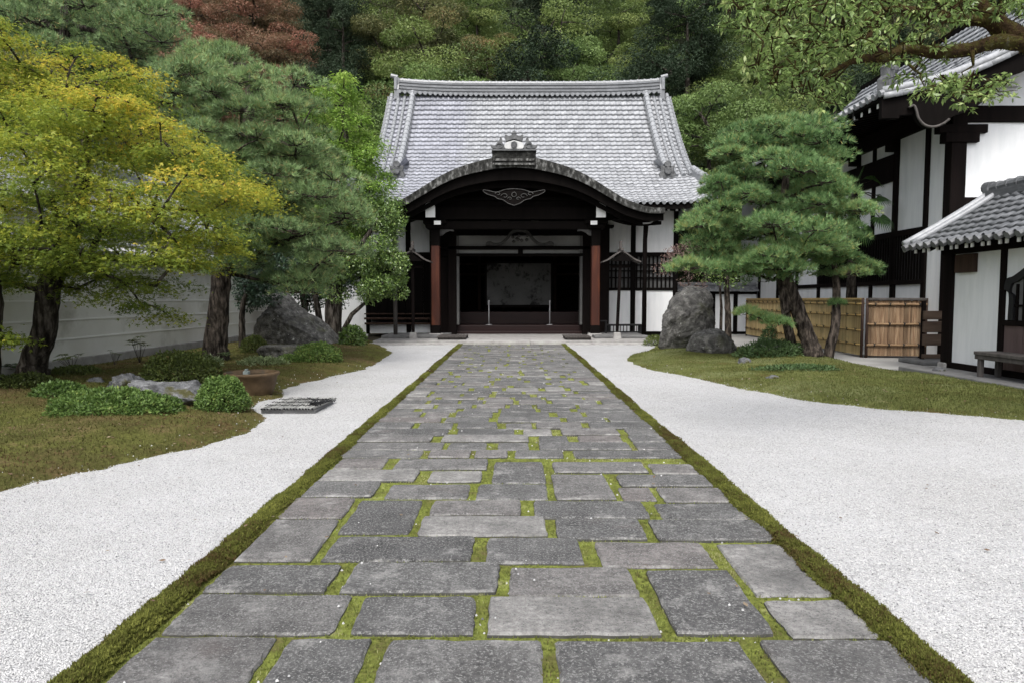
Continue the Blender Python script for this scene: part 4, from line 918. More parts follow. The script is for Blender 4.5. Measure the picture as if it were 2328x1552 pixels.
m.box(6.6, 29.05, 1.70, 10.4, 29.35, 1.80); m.box(6.6, 29.05, 0, 10.4, 29.35, .12); m.build('frame', M['dark_wood'], t)
m = MB(); wall_cap(m, (6.6, 29.2, 0), (10.4, 29.2, 0), 1.82, .42); m.build('tile_cap', M['tile2'], t)
t = thing('garden_wall', 'short white plaster wall closing the garden left of the hall', 'wall', (-7.6, 28.0, 0))
m = MB(); m.box(-9.5, 27.9, .5, -5.9, 28.1, 2.4); m.box(-9.5, 27.88, 0, -5.9, 28.12, .5); m.build('plaster_panel', M['plaster'], t)
m = MB(); wall_cap(m, (-9.5, 28, 0), (-5.9, 28, 0), 2.4, .42); m.build('tile_cap', M['tile2'], t)

# ---------------------------------------------------------------- long left plaster wall
t = thing('plaster_wall', 'long weathered grey white plaster wall with five raised white lines behind the maple', 'wall', (-9.5, 16, 0))
m = MB(); m.box(-9.75, -6, .22, -9.42, 30, 2.5); m.build('plaster_face', M['old_plaster'], t)
m = MB(); m.box(-9.85, -6, -.1, -9.34, 30, .25); m.build('stone_footing', M['cut_stone'], t, bevel=.02)
m = MB()
for z in (.66, 1.06, 1.46, 1.86, 2.26): m.box(-9.42, -6, z - .016, -9.405, 30, z + .016)
m.build('white_lines', M['white_paint'], t)
m = MB(); wall_cap(m, (-9.58, 4, 0), (-9.58, 30, 0), 2.5, .55); m.build('tile_cap', M['tile2'], t)
m = MB(); m.box(-9.9, -6, 2.38, -9.28, 30, 2.5); m.build('eave_board', M['dark_wood'], t)

# hall behind the left wall, glimpsed between the trees
t = thing('side_hall', 'pale walled hall with grey tiled roof glimpsed behind the left garden trees', 'hall', (-15, 24, 0))
m = MB(); m.box(-19.5, 17.0, 0, -12.6, 31, 3.9); m.build('wall', M['plaster'], t)
def lh(U, V): return np.stack([-11.6 - V * .86, 32.0 - U, 3.7 + V * .36 + V * V * .035], -1)
tile_roof('tiled_roof', lh, 16.0, 5.2, .27, .34, M['tile2'], t, seed=9, sub=4)
m = MB(); round_ridge(m, [(-16.1, 16, 6.7), (-16.1, 32, 6.7)], .2, .3); m.box(-16.3, 16, 6.2, -15.9, 32, 6.6); m.build('ridge', M['tile2'], t)
m = MB(); m.hexa([(-20.6, 16, 3.7), (-16.1, 16, 6.4), (-16.1, 32, 6.4), (-20.6, 32, 3.7), (-20.6, 16, 3.8), (-16.1, 16, 6.5), (-16.1, 32, 6.5), (-20.6, 32, 3.8)]); m.build('rear_slope', M['tile2'], t)

# ---------------------------------------------------------------- tall timbered building at right
KX, KY = 10.5, 16.5
k = thing('timbered_building', 'tall white plaster building with dark timber frame rising behind the tiled annex', 'building', (16, 22, 0))
m = MB(); m.box(KX, KY, .0, 22, KY + .15, 6.2); m.box(KX, KY + .151, .0, KX + .15, 31.5, 6.5); m.box(KX + .3, 31.4, 0, 22, 31.5, 6.0)
gp = [(KX + .2, 6.05)] + [(x, 6.05 + .155 * (x - 8.2) + .0624 * (x - 8.2) ** 2 - .3) for x in np.linspace(KX + .2, 16, 8)] + [(x, 6.05 + .155 * (23.8 - x) + .0624 * (23.8 - x) ** 2 - .3) for x in np.linspace(16.3, 22, 8)] + [(22, 6.05)]
m.prism(gp, (0, KY + .14, 0), (1, 0, 0), (0, 0, 1), (0, -.12, 0))
m.build('plaster_wall', M['plaster'], k)
m = MB()
m.box(KX - .08, KY - .08, 0, KX + .28, KY + .2, 6.0)                       # corner post
for y0, wd in ((17.45, .16), (18.85, .22), (20.0, .13), (20.9, .16), (22.2, .12), (23.4, .16), (25.2, .16), (27, .16), (29, .16)): m.box(KX - .06, y0 - wd / 2, 0, KX + .1, y0 + wd / 2, 6.0)
m.box(KX - .07, 17.4, 3.18, KX + .05, 27, 3.34); m.box(KX - .07, 17.4, 1.88, KX + .05, 27, 2.0)
m.box(KX - .09, 18.9, 4.72, KX + .06, 27, 5.45); m.box(KX - .1, KY, 5.80, KX + .1, 30, 6.6)
m.box(KX - .09, KY - .06, 5.68, 22, KY + .1, 6.06); m.box(KX + .28, KY - .05, 3.74, 22, KY + .1, 3.92); m.box(13.6, KY - .06, 3.9, 13.9, KY + .1, 5.7); m.box(16, KY - .05, 0, 16.3, KY + .1, 8.5)
m.box(KX - .4, KY - .1, 5.42, KX + .75, KY + .12, 5.62); m.box(KX - .25, KY - .12, 5.20, KX + .55, KY + .14, 5.42)
for y0 in (18.85, 20.9, 23.4): m.box(KX - .3, y0 - .12, 5.5, KX - .06, y0 + .12, 5.75)
m.build('timber_frame', M['post_wood'], k, bevel=.012)
m = MB(); m.box(11.65, KY - .10, 6.5, 12.0, KY - .02, 6.85); m.build('white_beam_end', M['white_paint'], k)
m = MB(); m.box(KX - .02, 17.5, 2.0, KX - .004, 23.4, 3.2); lw = m.build('lattice_window', M['lattice_back'], k)
m = MB()
for i in range(46): yy = 17.56 + i * .127; m.box(KX - .06, yy, 2.0, KX - .022, yy + .05, 3.2)
m.build('lattice_bars', M['dark_wood'], lw)
# roof
def kroof(U, V):
    X = 8.2 + V * .9; d = X - 8.2; return np.stack([X, 31.6 - U, 6.05 + .155 * d + .0624 * d * d], -1)
tile_roof('tiled_roof', kroof, 16.2, 8.66, .27, .33, M['tile2'], k, seed=12, sub=5)
m = MB(); pr_ = [(8.2 + i * .39, 6.05 + .155 * i * .39 + .0624 * (i * .39) ** 2) for i in range(21)]
for (xa, za), (xb, zb) in zip(pr_[:-1], pr_[1:]):
    m.hexa([(xa, 15.45, za - .12), (xb, 15.45, zb - .12), (xb, 31.6, zb - .12), (xa, 31.6, za - .12), (xa, 15.45, za - .05), (xb, 15.45, zb - .05), (xb, 31.6, zb - .05), (xa, 31.6, za - .05)])
    m.hexa([(32 - xa - .2, 15.45, za - .12), (32 - xb - .2, 15.45, zb - .12), (32 - xb - .2, 31.6, zb - .12), (32 - xa - .2, 31.6, za - .12), (32 - xa - .2, 15.45, za + .05), (32 - xb - .2, 15.45, zb + .05), (32 - xb - .2, 31.6, zb + .05), (32 - xa - .2, 31.6, za + .05)])
for i in range(44):
    y0 = 15.8 + i * .36; m.beam((8.32, y0, 5.86), (10.5, y0, 6.32), .09, .11)
m.build('soffit', M['dark_wood'], k)
for i in range(44): y0 = 15.8 + i * .36; one('box', 8.300, y0 - .035, 5.81, 8.318, y0 + .035, 5.91).build('rafter_tip', M['white_paint'], k)
m = MB()
for (xa, za), (xb, zb) in zip(pr_[:-1], pr_[1:]):
    m.hexa([(xa, 15.42, za - .55), (xb, 15.42, zb - .62), (xb, 15.55, zb - .62), (xa, 15.55, za - .55), (xa, 15.42, za - .1), (xb, 15.42, zb - .1), (xb, 15.55, zb - .1), (xa, 15.55, za - .1)])
m.build('barge_board', M['dark_wood'], k)
m = MB(); m.tube([(x, 15.40, z + .04) for x, z in pr_], .09, 10, 0, .9)
for (xa, za), (xb, zb) in zip(pr_[:-1], pr_[1:]): m.beam((xa, 15.36, za - .08), (xb, 15.36, zb - .08), .06, .13, a=.9)
for off in (.35, .7): round_ridge(m, [(x, 15.4 + off, z + .06) for x, z in pr_], .085, .3, a=.6)
m.build('verge', M['tile2'], k, True)
for i in range(60): y0 = 15.4 + i * .27; one('tube', [(8.12, y0, 6.02), (8.3, y0, 6.08)], .075, 8, 0, .5).build('eave_tile', M['tile2'], k)
m = MB()
m.prism([(-.28, -.1), (.28, -.1), (.32, .2), (.16, .3), (.2, .5), (0, .6), (-.2, .5), (-.16, .3), (-.32, .2)], (8.45, 15.55, 6.15), (.8, .6, 0), (0, 0, 1), (-.1, .12, 0)); m.tube([(8.35, 15.6, 6.62), (8.7, 15.9, 6.7)], .12, 12)
m.build('ridge_end_tile', M['ornament'], k, bevel=.015)
m = MB(); c = catmull([(0, .16), (.10, .20), (.16, .10), (.22, -.08), (.36, -.22), (.56, -.26), (.78, -.18), (1.0, -.02), (1.45, .16), (1.9, .5)], 5); poly = [(p[0], p[1]) for p in c] + [(1.9, .8), (.9, .42), (.3, .24)]
m.prism(poly, (8.75, 15.34, 5.55), (1, 0, 0), (0, 0, 1), (0, .16, 0)); m.build('scrolled_bracket', M['dark_wood'], k, bevel=.02)
m = MB(); m.tube([(8.75 + q[0], 15.33, 5.55 + q[1]) for q in c[:34]], .028, 6); m.build('bracket_edge', M['grey_wood'], k, True)
m = MB(); m.tube([(8.15, 16.4, 5.72), (8.15, 31, 5.72)], .022, 8); m.tube([(8.15, 16.6, 5.72), (8.15, 16.6, 6.0)], .015, 6); m.build('gutter_pipe', M['box_dark'], k)

# ---------------------------------------------------------------- low annex at right front
AXW, AYE = 9.0, 14.1
a_ = thing('annex_porch', 'low tiled annex with white wall and bell shaped window in front of the timbered building', 'annex', (9.8, 11, 0))
m = MB(); m.box(8.15, 5.0, -.05, 11.5, 14.35, .10, 0, .35); m.build('stone_platform', M['dark_stone'], a_, bevel=.02)
for bx in ((AXW, 12.60, .22, AXW + .12, 13.95, 2.42), (AXW, 5, 1.1, AXW + .12, 12.46, 2.42), (AXW + .2, 14.0, .1, 11.4, 14.1, 2.9)): one('box', *bx).build('plaster_wall', M['plaster'], a_)
m = MB(); m.box(AXW - .08, 13.92, .10, AXW + .20, 14.18, 2.5); m.box(AXW - .04, 12.46, .10, AXW + .1, 12.60, 2.45); m.box(AXW - .06, 5, .10, AXW + .08, 13.92, .22); m.box(AXW - .07, 5, 2.40, AXW + .12, 14.3, 2.58); m.box(AXW - .05, 5, 1.02, AXW + .05, 12.46, 1.12)
m.build('timber_frame', M['post_wood'], a_, bevel=.012)
m = MB(); m.box(AXW - .12, 13.96, .02, AXW + .22, 14.22, .20); m.build('post_stone', M['cut_stone'], a_, bevel=.03)
m = MB()
for i in range(30): m.box(AXW - .01 - (i % 2) * .008, 12.46 - (i + 1) * .235, .22, AXW + .03, 12.46 - i * .235 - .006, 1.03)
m.build('wainscot_boards', surf('wainscot', [(0.3, (0.075, 0.052, 0.050)), (0.7, (0.13, 0.095, 0.09))], 6, .8, .2, 30, .3, .005, (1, 1, .12)), a_)
# bell window: frame outline in (Y,Z) about its centre
bell = catmull([(.86, 0), (.86, .42), (.98, .50), (.93, .66), (.78, .70), (.60, .78), (.36, .90), (.14, .98), (0, 1.08)], 5)
bo = [(p[0], p[1] * 1.12) for p in bell]; bo = bo + [(-x, z) for x, z in reversed(bo[:-1])]
bi = [(x * .86, z * .88 + .0) for x, z in bo]
m = MB(); cyw, czw = 11.46, 1.12
for (o0, o1), (i0, i1) in zip(zip(bo[:-1], bo[1:]), zip(bi[:-1], bi[1:])):
    m.hexa([(AXW - .06, cyw + o0[0], czw + o0[1]), (AXW - .06, cyw + o1[0], czw + o1[1]), (AXW - .06, cyw + i1[0], czw + i1[1]), (AXW - .06, cyw + i0[0], czw + i0[1]),
            (AXW + .0, cyw + o0[0], czw + o0[1]), (AXW + .0, cyw + o1[0], czw + o1[1]), (AXW + .0, cyw + i1[0], czw + i1[1]), (AXW + .0, cyw + i0[0], czw + i0[1])])
bw = m.build('bell_window', M['black'], a_)
m = MB(); m.prism([(y_, z_) for y_, z_ in bi], (AXW - .012, cyw, czw), (0, 1, 0), (0, 0, 1), (.01, 0, 0)); m.build('pane', M['lattice_back'], bw)
m = MB()
for i in range(9):
    yy = -.68 + i * .17; zt = np.interp(abs(yy), [0, .12, .31, .52, .67, .74], [.93, .86, .78, .68, .6, .42]); m.box(AXW - .045, cyw + yy - .022, czw, AXW - .015, cyw + yy + .022, czw + zt * 1.12)
m.box(AXW - .05, cyw - .74, czw + .24, AXW - .01, cyw + .74, czw + .28); m.build('bars', M['dark_wood'], bw)
m = MB(); m.box(AXW - .10, 13.25, 2.02, AXW - .001, 13.80, 2.38); m.build('wall_plaque', M['brown_wood'], a_, bevel=.01)
def aroof(U, V):
    return np.stack([8.35 + V * .857, 14.6 - U, 2.60 + V * .46 + V * V * .026], -1)
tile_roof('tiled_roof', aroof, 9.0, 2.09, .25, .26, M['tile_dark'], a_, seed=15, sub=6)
def aroof2(U, V): return np.stack([11.93 - V * .857, 5.6 + U, 2.60 + V * .46 + V * V * .026], -1)
tile_roof('rear_slope', aroof2, 9.0, 2.09, .25, .26, M['tile2'], a_, seed=16, sub=4)
for i in range(36):
    m = MB(); y0 = 14.5 - i * .25; m.tube([(8.27, y0, 2.56), (8.46, y0, 2.66)], .068, 8, 0, .4 + .2 * rs.random())
    m.build('eave_tile', M['tile_dark'], a_)
m = MB(); vz = [tuple(aroof(np.array([0.0]), np.array([q]))[0]) for q in np.linspace(0, 2.09, 9)]
m.tube([(x, y + .02, z + .05) for x, y, z in vz], .085, 10, 0, .95); m.tube([(x, y - .26, z + .06) for x, y, z in vz], .065, 10, 0, .7)
for (xa, y0, za), (xb, _, zb) in zip(vz[:-1], vz[1:]): m.beam((xa, y0 + .07, za - .05), (xb, y0 + .07, zb - .05), .05, .14, a=.95)
m.build('verge', M['tile2'], a_, True)
m = MB()
for kk in range(3): m.box(9.97, 5.6, 3.60 + .055 * kk, 10.31, 14.55, 3.652 + .055 * kk, 0, .3)
round_ridge(m, [(10.14, 5.6, 3.83), (10.14, 14.6, 3.83)], .11, .28, a=.5); m.box(10.0, 14.55, 3.5, 10.28, 14.68, 3.85); m.tube([(10.14, 14.55, 3.84), (10.14, 14.76, 3.86)], .13, 12, 0, .3)
m.build('ridge', M['tile_dark'], a_)
m = MB(); mw = []
for i in range(40):
    y0 = 14.4 - i * .22 - (0.06 if i % 2 else 0); m.beam((8.48, y0, 2.50), (9.3, y0, 2.9), .06, .08, a=.5); mw.append(one('box', 8.452, y0 - .03, 2.452, 8.478, y0 + .03, 2.53))
m.box(8.40, 5.6, 2.53, 8.46, 14.5, 2.60); m.hexa([(8.42, 5.6, 2.54), (10.14, 5.6, 3.50), (10.14, 14.5, 3.50), (8.42, 14.5, 2.54), (8.42, 5.6, 2.58), (10.14, 5.6, 3.54), (10.14, 14.5, 3.54), (8.42, 14.5, 2.58)])
m.build('rafters', M['dark_wood'], a_); each('rafter_tip', mw, M['white_paint'], a_)

# bench by the annex wall
t = thing('bench', 'long plain dark wooden bench standing against the annex wall under the bell window', 'bench', (8.7, 11.2, .1))
m = MB()
m.box(8.42, 9.0, .50, 8.86, 12.42, .56); m.box(8.44, 9.0, .42, 8.48, 12.42, .498); m.build('seat', M['grey_wood'], t, bevel=.008)
for y0 in (9.2, 10.9, 12.28):
    for x in (8.46, 8.78):
        m = MB(); m.box(x, y0, .10, x + .07, y0 + .09, .50); m.build('leg', M['grey_wood'], t, bevel=.006)

# ---------------------------------------------------------------- bamboo fences and gate
def bamboo_fence(name, label, p, q, hgt, mat, rail_mat, rails, strip, seed, cap, ties):
    rr = random.Random(seed); p = Vector(p); q = Vector(q); d = (q - p).normalized(); s = Vector((d.y, -d.x, 0)); L = (q - p).length
    if s.y > 0 and abs(s.y) > .5: s = -s
    if abs(s.x) > .5 and s.x > 0: s = -s
    t = thing(name, label, 'fence', (p + q) / 2)
    m = MB(); n = int(L / strip)
    for i in range(n):
        c = p + d * (L * (i + .5) / n); zt = hgt + rr.uniform(-.01, .01)
        a = c - d * strip * .52; b = c + d * strip * .52; o = s * (strip * .35 + rr.uniform(0, .004))
        m.add([a + Vector((0, 0, .06)), c + o + Vector((0, 0, .06)), b + Vector((0, 0, .06)), a + Vector((0, 0, zt)), c + o + Vector((0, 0, zt)), b + Vector((0, 0, zt))], [(0, 1, 4, 3), (1, 2, 5, 4)], 0, rr.random())
    m.build('bamboo_panel', mat, t)
    m = MB()
    for z, r in rails: 
        m.tube([p + s * .035 + d * (L * kk / 12) + Vector((0, 0, z + rr.uniform(-.006, .006))) for kk in range(13)], r, 8)
        m.tube([p - s * .03 + Vector((0, 0, z)), q - s * .03 + Vector((0, 0, z))], r, 6)
    m.build('rails', rail_mat, t, True)
    for z, r in rails:
        nn = max(2, int(L / ties))
        for i in range(nn):
            m = MB(); c = p + d * (L * (i + .5) / nn) + s * .035 + Vector((0, 0, z)); m.tube([c - d * .014, c + d * .014], r + .012, 8); m.tube([c + s * r * 1.1 + Vector((0, 0, -.01)), c + s * (r + .015) + d * .03 + Vector((0, 0, .05))], .006, 4)
            m.tube([c + s * r * 1.1, c + s * (r + .015) - d * .03 + Vector((0, 0, .055))], .006, 4)
            m.build('rope_tie', M['black'], t)
    m = MB(); m.beam(p + Vector((0, 0, hgt + .03)), q + Vector((0, 0, hgt + .03)), .10, .07); m.build('top_cap', cap, t, bevel=.02)
    for c in (p, q):
        m = MB(); m.tube([c + Vector((0, 0, 0)), c + Vector((0, 0, hgt + .06))], .036, 10); m.build('post', M['brown_wood'], t, True)
    return t
yb = surf('yellow_bamboo', [(0.3, (0.31, 0.230, 0.105)), (0.7, (0.48, 0.365, 0.18))], 5, .6, .35, 30, .1, .003, (1, 1, .15), tone=.22, patch=[(1.3, .56, .70, (0.22, 0.20, 0.10))])
bb = surf('brown_bamboo', [(0.3, (0.13, 0.078, 0.046)), (0.5, (0.24, 0.16, 0.098)), (0.7, (0.37, 0.275, 0.18))], 6, .65, .3, 30, .15, .003, (3, 3, .25), tone=.35)
rb = surf('rail_bamboo', [(0.3, (0.17, 0.10, 0.05)), (0.7, (0.30, 0.20, 0.11))], 6, .6, .35, 30, .1)
ry = surf('rail_yellow', [(0.3, (0.24, 0.16, 0.055)), (0.7, (0.38, 0.27, 0.10))], 6, .6, .35, 30, .1)
bamboo_fence('bamboo_fence', 'long yellow split bamboo fence with black rope ties running back beside the yard', (9.02, 17.58, 0), (9.62, 28.0, 0), 1.46, yb, ry, [(.33, .022), (.70, .022), (1.08, .022), (1.38, .026)], .045, 2, ry, .5)
bamboo_fence('bamboo_fence', 'short brown bamboo fence panel facing the path next to the yellow one', (9.10, 17.50, 0), (10.48, 17.28, 0), 1.46, bb, rb, [(.33, .030), (.86, .030), (1.36, .030)], .040, 3, M['grey_wood'], .33)
t = thing('wooden_gate', 'weathered low plank gate between the brown fence and the annex post', 'gate', (10.2, 16.2, 0))
m = MB()
for z0, z1 in ((.12, .22), (.42, .68), (.72, .98), (1.02, 1.22)): m.box(10.22, 15.95, z0, 9.62, 16.0, z1, 0, rs.random())
m.build('planks', M['plank'], t, bevel=.008)
for bx in ((10.20, 16.001, .05, 10.30, 16.1, 1.35), (9.62, 16.001, .05, 9.70, 16.08, 1.45)): one('box', *bx).build('post', M['post_wood'], t, bevel=.008)
m = MB(); m.box(9.3, 15.4, 0, 10.6, 16.4, .10); o = m.build('door_stone', M['dark_stone'], None, bevel=.03); tag(o, 'flat grey stone slab lying under the weathered plank gate', 'stone')

# ================================================================ VEGETATION
def unit(v): return v / (np.linalg.norm(v, axis=-1, keepdims=True) + 1e-9)
def quads(C, D, N, L, Wd, fold=0.12, mid=0.45):
    D = unit(D); S = unit(np.cross(D, N)); N2 = np.cross(S, D); L = L[:, None]; Wd = Wd[:, None]
    return np.stack([C, C + D * L * mid + S * Wd * .5 + N2 * Wd * fold, C + D * L - N2 * L * .08, C + D * L * mid - S * Wd * .5 + N2 * Wd * fold], 1)
def px_poly(px, Y): return [(lambda p: (p.x, p.z))(AT(x, y, Y)) for x, y in px]
def outline_centres(px, Y, n, yr, rng, rad, inset=0.55, tries=60):
    """scatter clump centres through a crown that has this outline at distance Y and depth +-yr"""
    P = px_poly(px, Y); A = np.array(P); lo, hi = A.min(0), A.max(0); out = []
    X = rng.uniform(lo[0], hi[0], n * tries); Z = rng.uniform(lo[1], hi[1], n * tries); d = poly_sdf(X, Z, P); dm = d.max()
    for x, z, dd in zip(X, Z, d):
        if dd < inset * rad * .8: continue
        t = min(1, dd / dm); yy = rng.uniform(-1, 1) * yr * math.sqrt(max(0, 1 - (1 - t) ** 2)) if t < 1 else rng.uniform(-1, 1) * yr
        p = (x, Y + yy, z); s = (Y + yy) / Y
        p = (x * s, Y + yy, HC + (z - HC) * s)
        if all((p[0] - q[0]) ** 2 + (p[1] - q[1]) ** 2 + 2.2 * (p[2] - q[2]) ** 2 > (rad * .62) ** 2 for q in out): out.append(p)
        if len(out) >= n: break
    return np.array(out)
def skeleton(m, trunk, trad, centres, rng, rmin=.012, wob=.10, attach=0.35, seg=6, maxr=None, tseg=12):
    """trunk polyline with radii; every centre is joined to the nearest limb by a tapering branch"""
    tp = [Vector(p) for p in trunk]
    dense = []; dr = []
    for i in range(len(tp) - 1):
        for kk in range(6):
            f = kk / 6; dense.append(tp[i].lerp(tp[i + 1], f)); dr.append(trad[i] * (1 - f) + trad[i + 1] * f)
    dense.append(tp[-1]); dr.append(trad[-1])
    for i in range(1, len(dense) - 1): dense[i] = dense[i] + Vector((rng.normal(0, .006), rng.normal(0, .006), 0)) * min(1, dr[i] * 8)
    m.tube(dense, dr, tseg, 0, .5, True, .05, random.Random(int(rng.integers(1e6))))
    s0 = int(len(dense) * attach); nodes = [np.array(p) for p in dense[s0:]]; par = [max(0, i - 1) for i in range(len(nodes))]; dep = [0.4 * i / len(nodes) for i in range(len(nodes))]; cnt = [0] * len(nodes); nb = len(nodes)
    chains = []
    order = sorted(range(len(centres)), key=lambda i: min(np.linalg.norm(centres[i] - q) for q in nodes[:nb]))
    for ci in order:
        c = centres[ci]; A = np.array(nodes); dd = np.linalg.norm(A - c, axis=1); cost = dd + .22 * np.array(dep) + .6 * np.clip(A[:, 2] - c[2] - .1, 0, None)
        i = int(cost.argmin()); a = nodes[i]; L = dd[i]; ids = [i]
        bend = np.array([rng.normal(0, wob), rng.normal(0, wob), abs(rng.normal(0, wob)) * .8]) * L
        for f in (.25, .5, .75, 1.0):
            q = a + (c - a) * f + bend * 4 * f * (1 - f) * .6 - (np.array([0, 0, .06 * L * f * f]))
            nodes.append(q); par.append(ids[-1]); dep.append(dep[i] + L * f); cnt.append(0); ids.append(len(nodes) - 1)
        chains.append(ids); j = ids[-1]
        while True:
            cnt[j] += 1
            if j < nb: break
            j = par[j]
    for ids in chains:
        rr = [min(rmin * (1 + cnt[j]) ** .55, maxr or 9) for j in ids[1:]]; r0 = min(rr[0] * 1.25, (dr[s0 + ids[0]] * .85 if ids[0] < nb else 9)); r0 = max(r0, rr[0])
        m.tube([nodes[j] for j in ids], [r0] + [max(rmin * .5, r * (1 - .1 * k_)) for k_, r in enumerate(rr)], seg, 0, .5, True)

def ball_leaves(C, R_, n, rng, L, Wd, flat=.75, up=.5, shell=.45, jitter=.7):
    N = len(C); k_ = np.repeat(np.arange(N), n); M_ = N * n
    d = unit(rng.normal(0, 1, (M_, 3))); r = R_[k_] * (shell + (1 - shell) * rng.random(M_) ** .5)
    P = C[k_] + d * r[:, None] * np.array([1, 1, flat]); Nn = unit(d + np.array([0, 0, up]) + rng.normal(0, jitter, (M_, 3)) * .6)
    D = unit(d + rng.normal(0, jitter, (M_, 3)) - np.array([0, 0, .25])); l = L * rng.uniform(.65, 1.25, M_)
    return quads(P, D, Nn, l, l * Wd), k_, d
def spray_leaves(C, R_, n, rng, L, Wd, thick=.16, droop=.25, lobes=1):
    N = len(C); k_ = np.repeat(np.arange(N), n); M_ = N * n
    an = rng.uniform(0, 2 * np.pi, M_); q = rng.random(M_) ** .55; r = R_[k_] * q * rng.uniform(.75, 1.15, M_)
    # ragged outline: each spray has its own lobed edge
    ph = rng.uniform(0, 6.28, N); r = r * (1 + .28 * np.sin(3 * an + ph[k_]) + .15 * np.sin(7 * an + 2 * ph[k_]))
    el = rng.uniform(.65, 1.0, N); ea = rng.uniform(0, 6.28, N)
    x = r * np.cos(an); y_ = r * np.sin(an) * el[k_]; ca, sa = np.cos(ea[k_]), np.sin(ea[k_])
    P = C[k_] + np.stack([x * ca - y_ * sa, x * sa + y_ * ca, rng.normal(0, thick, M_) * R_[k_] - droop * R_[k_] * q ** 2], 1)
    out = unit(np.stack([x * ca - y_ * sa, x * sa + y_ * ca, np.zeros(M_)], 1))
    D = unit(out * .6 + rng.normal(0, .6, (M_, 3)) * np.array([1, 1, .45]) - np.array([0, 0, .25])); Nn = unit(np.array([0, 0, 1.0]) + out * .25 + rng.normal(0, .38, (M_, 3)))
    l = L * rng.uniform(.65, 1.25, M_)
    if lobes == 1: return quads(P, D, Nn, l, l * Wd), k_
    S = np.cross(D, Nn); V = [quads(P, D, Nn, l, l * Wd, .03, .4)]
    for s in (-1, 1): V.append(quads(P, unit(D * .62 + S * s * .78), Nn, l * .86, l * Wd * .9, .03, .4))
    return np.concatenate(V), np.concatenate([k_] * 3)
def needle_tris(C, R_, n, nn, rng, L, wdt, h=.45, bottom=.0):
    """pads of pine needles: tufts over a domed pad, needles fanned upward and outward"""
    N = len(C); k_ = np.repeat(np.arange(N), n); M_ = N * n
    an = rng.uniform(0, 2 * np.pi, M_); q = rng.random(M_) ** .5; ph = rng.uniform(0, 6.28, N)
    r = R_[k_] * q * (1 + .22 * np.sin(3 * an + ph[k_]) + .12 * np.sin(6 * an - ph[k_]))
    x, y_ = r * np.cos(an), r * np.sin(an)
    z = h * R_[k_] * (1 - q ** 2) - .10 * R_[k_] * rng.random(M_) + rng.normal(0, .06, M_) * R_[k_]
    T = C[k_] + np.stack([x, y_, z], 1); ax = unit(np.stack([x / R_[k_] * .9, y_ / R_[k_] * .9, np.full(M_, .85)], 1) + rng.normal(0, .28, (M_, 3)))
    j = np.repeat(np.arange(M_), nn); Q = M_ * nn
    D = unit(ax[j] + rng.normal(0, .52, (Q, 3))); S = unit(np.cross(D, rng.normal(0, 1, (Q, 3)))); l = L * rng.uniform(.7, 1.2, Q)
    B = T[j] - ax[j] * .02
    V = np.stack([B - S * wdt * .5, B + S * wdt * .5, B + D * l[:, None]], 1)
    return V, k_[j], rng.normal(0, .17, M_)[j]

def tree(name, label, cat, trunk, trad, centres, rng, kind, leaf, bark, group=None, rmin=.012, attach=.4, maxr=None, wob=.1, loc=None, extra=None, parts=('trunk', 'crown')):
    loc = Vector(trunk[0]) if loc is None else Vector(loc)
    t = thing(name, label, cat, loc, group)
    m = MB(); skeleton(m, trunk, trad, centres, rng, rmin, wob, attach, maxr=maxr)
    if extra: extra(m)
    m.build(parts[0], bark, t, True)
    V, a = kind(centres)
    np_mesh(parts[1], V, V.shape[1], a, leaf, t)
    return t

# ---- golden maple at left
rng = np.random.default_rng(11)
mp = [(-170, -20), (-40, -10), (12, 40), (50, 120), (110, 115), (190, 88), (345, 140), (420, 215), (500, 280), (570, 335), (640, 395), (640, 470), (600, 545), (520, 590), (440, 620), (415, 690), (385, 735), (335, 700), (250, 690), (150, 650), (60, 660), (-170, 720)]
Y0 = 11.0
C = outline_centres(mp, Y0, 205, 2.6, rng, .54, .7)
C = np.concatenate([C, np.array([AT(x, y, 11 + rng.uniform(-1, .6)) for x, y in [(-60, 30), (-10, 50), (10, 90), (50, 150), (120, 135), (185, 112), (250, 130), (320, 165), (90, 170), (30, 200), (-40, 150), (120, 640), (175, 655), (250, 668), (320, 690), (380, 712), (30, 640), (-30, 620), (60, 590), (200, 600), (300, 630), (450, 600), (520, 560)]])])
RR = rng.uniform(.42, .80, len(C)); RR[-23:] = rng.uniform(.38, .55, 23)
def k_maple(C):
    V, k_ = spray_leaves(C, RR, 430, rng, .052, .32, .09, .34, 3)
    hz_ = np.clip((C[:, 2] - 1.6) / 4.0, 0, 1)
    base = np.clip(.16 + .30 * hz_ + .10 * np.clip((C[:, 0] + 7.5) / 3, 0, 1) + rng.normal(0, .13, len(C)), .04, .85)
    n3 = len(k_) // 3; la = np.clip(base[k_[:n3]] + rng.normal(0, .11, n3), 0, 1); return V, np.concatenate([la] * 3)
b0 = G(75, 888); bz = hL(b0.x, b0.y)
p1 = AT(100, 760, 11.05); p2 = AT(112, 650, 11.0); p3 = AT(170, 520, 10.9); p4 = AT(190, 400, 10.9); p5 = AT(200, 280, 11)
tree('maple_tree', 'large japanese maple turning from green to gold beside the long plaster wall', 'tree', [(b0.x, b0.y, bz - .05), (b0.x + .03, b0.y, bz + .25), p1, p2, p3, p4, p5], [.27, .20, .178, .17, .135, .10, .06], C, rng, k_maple, M['maple_gold'], M['bark'], rmin=.010, attach=.45)
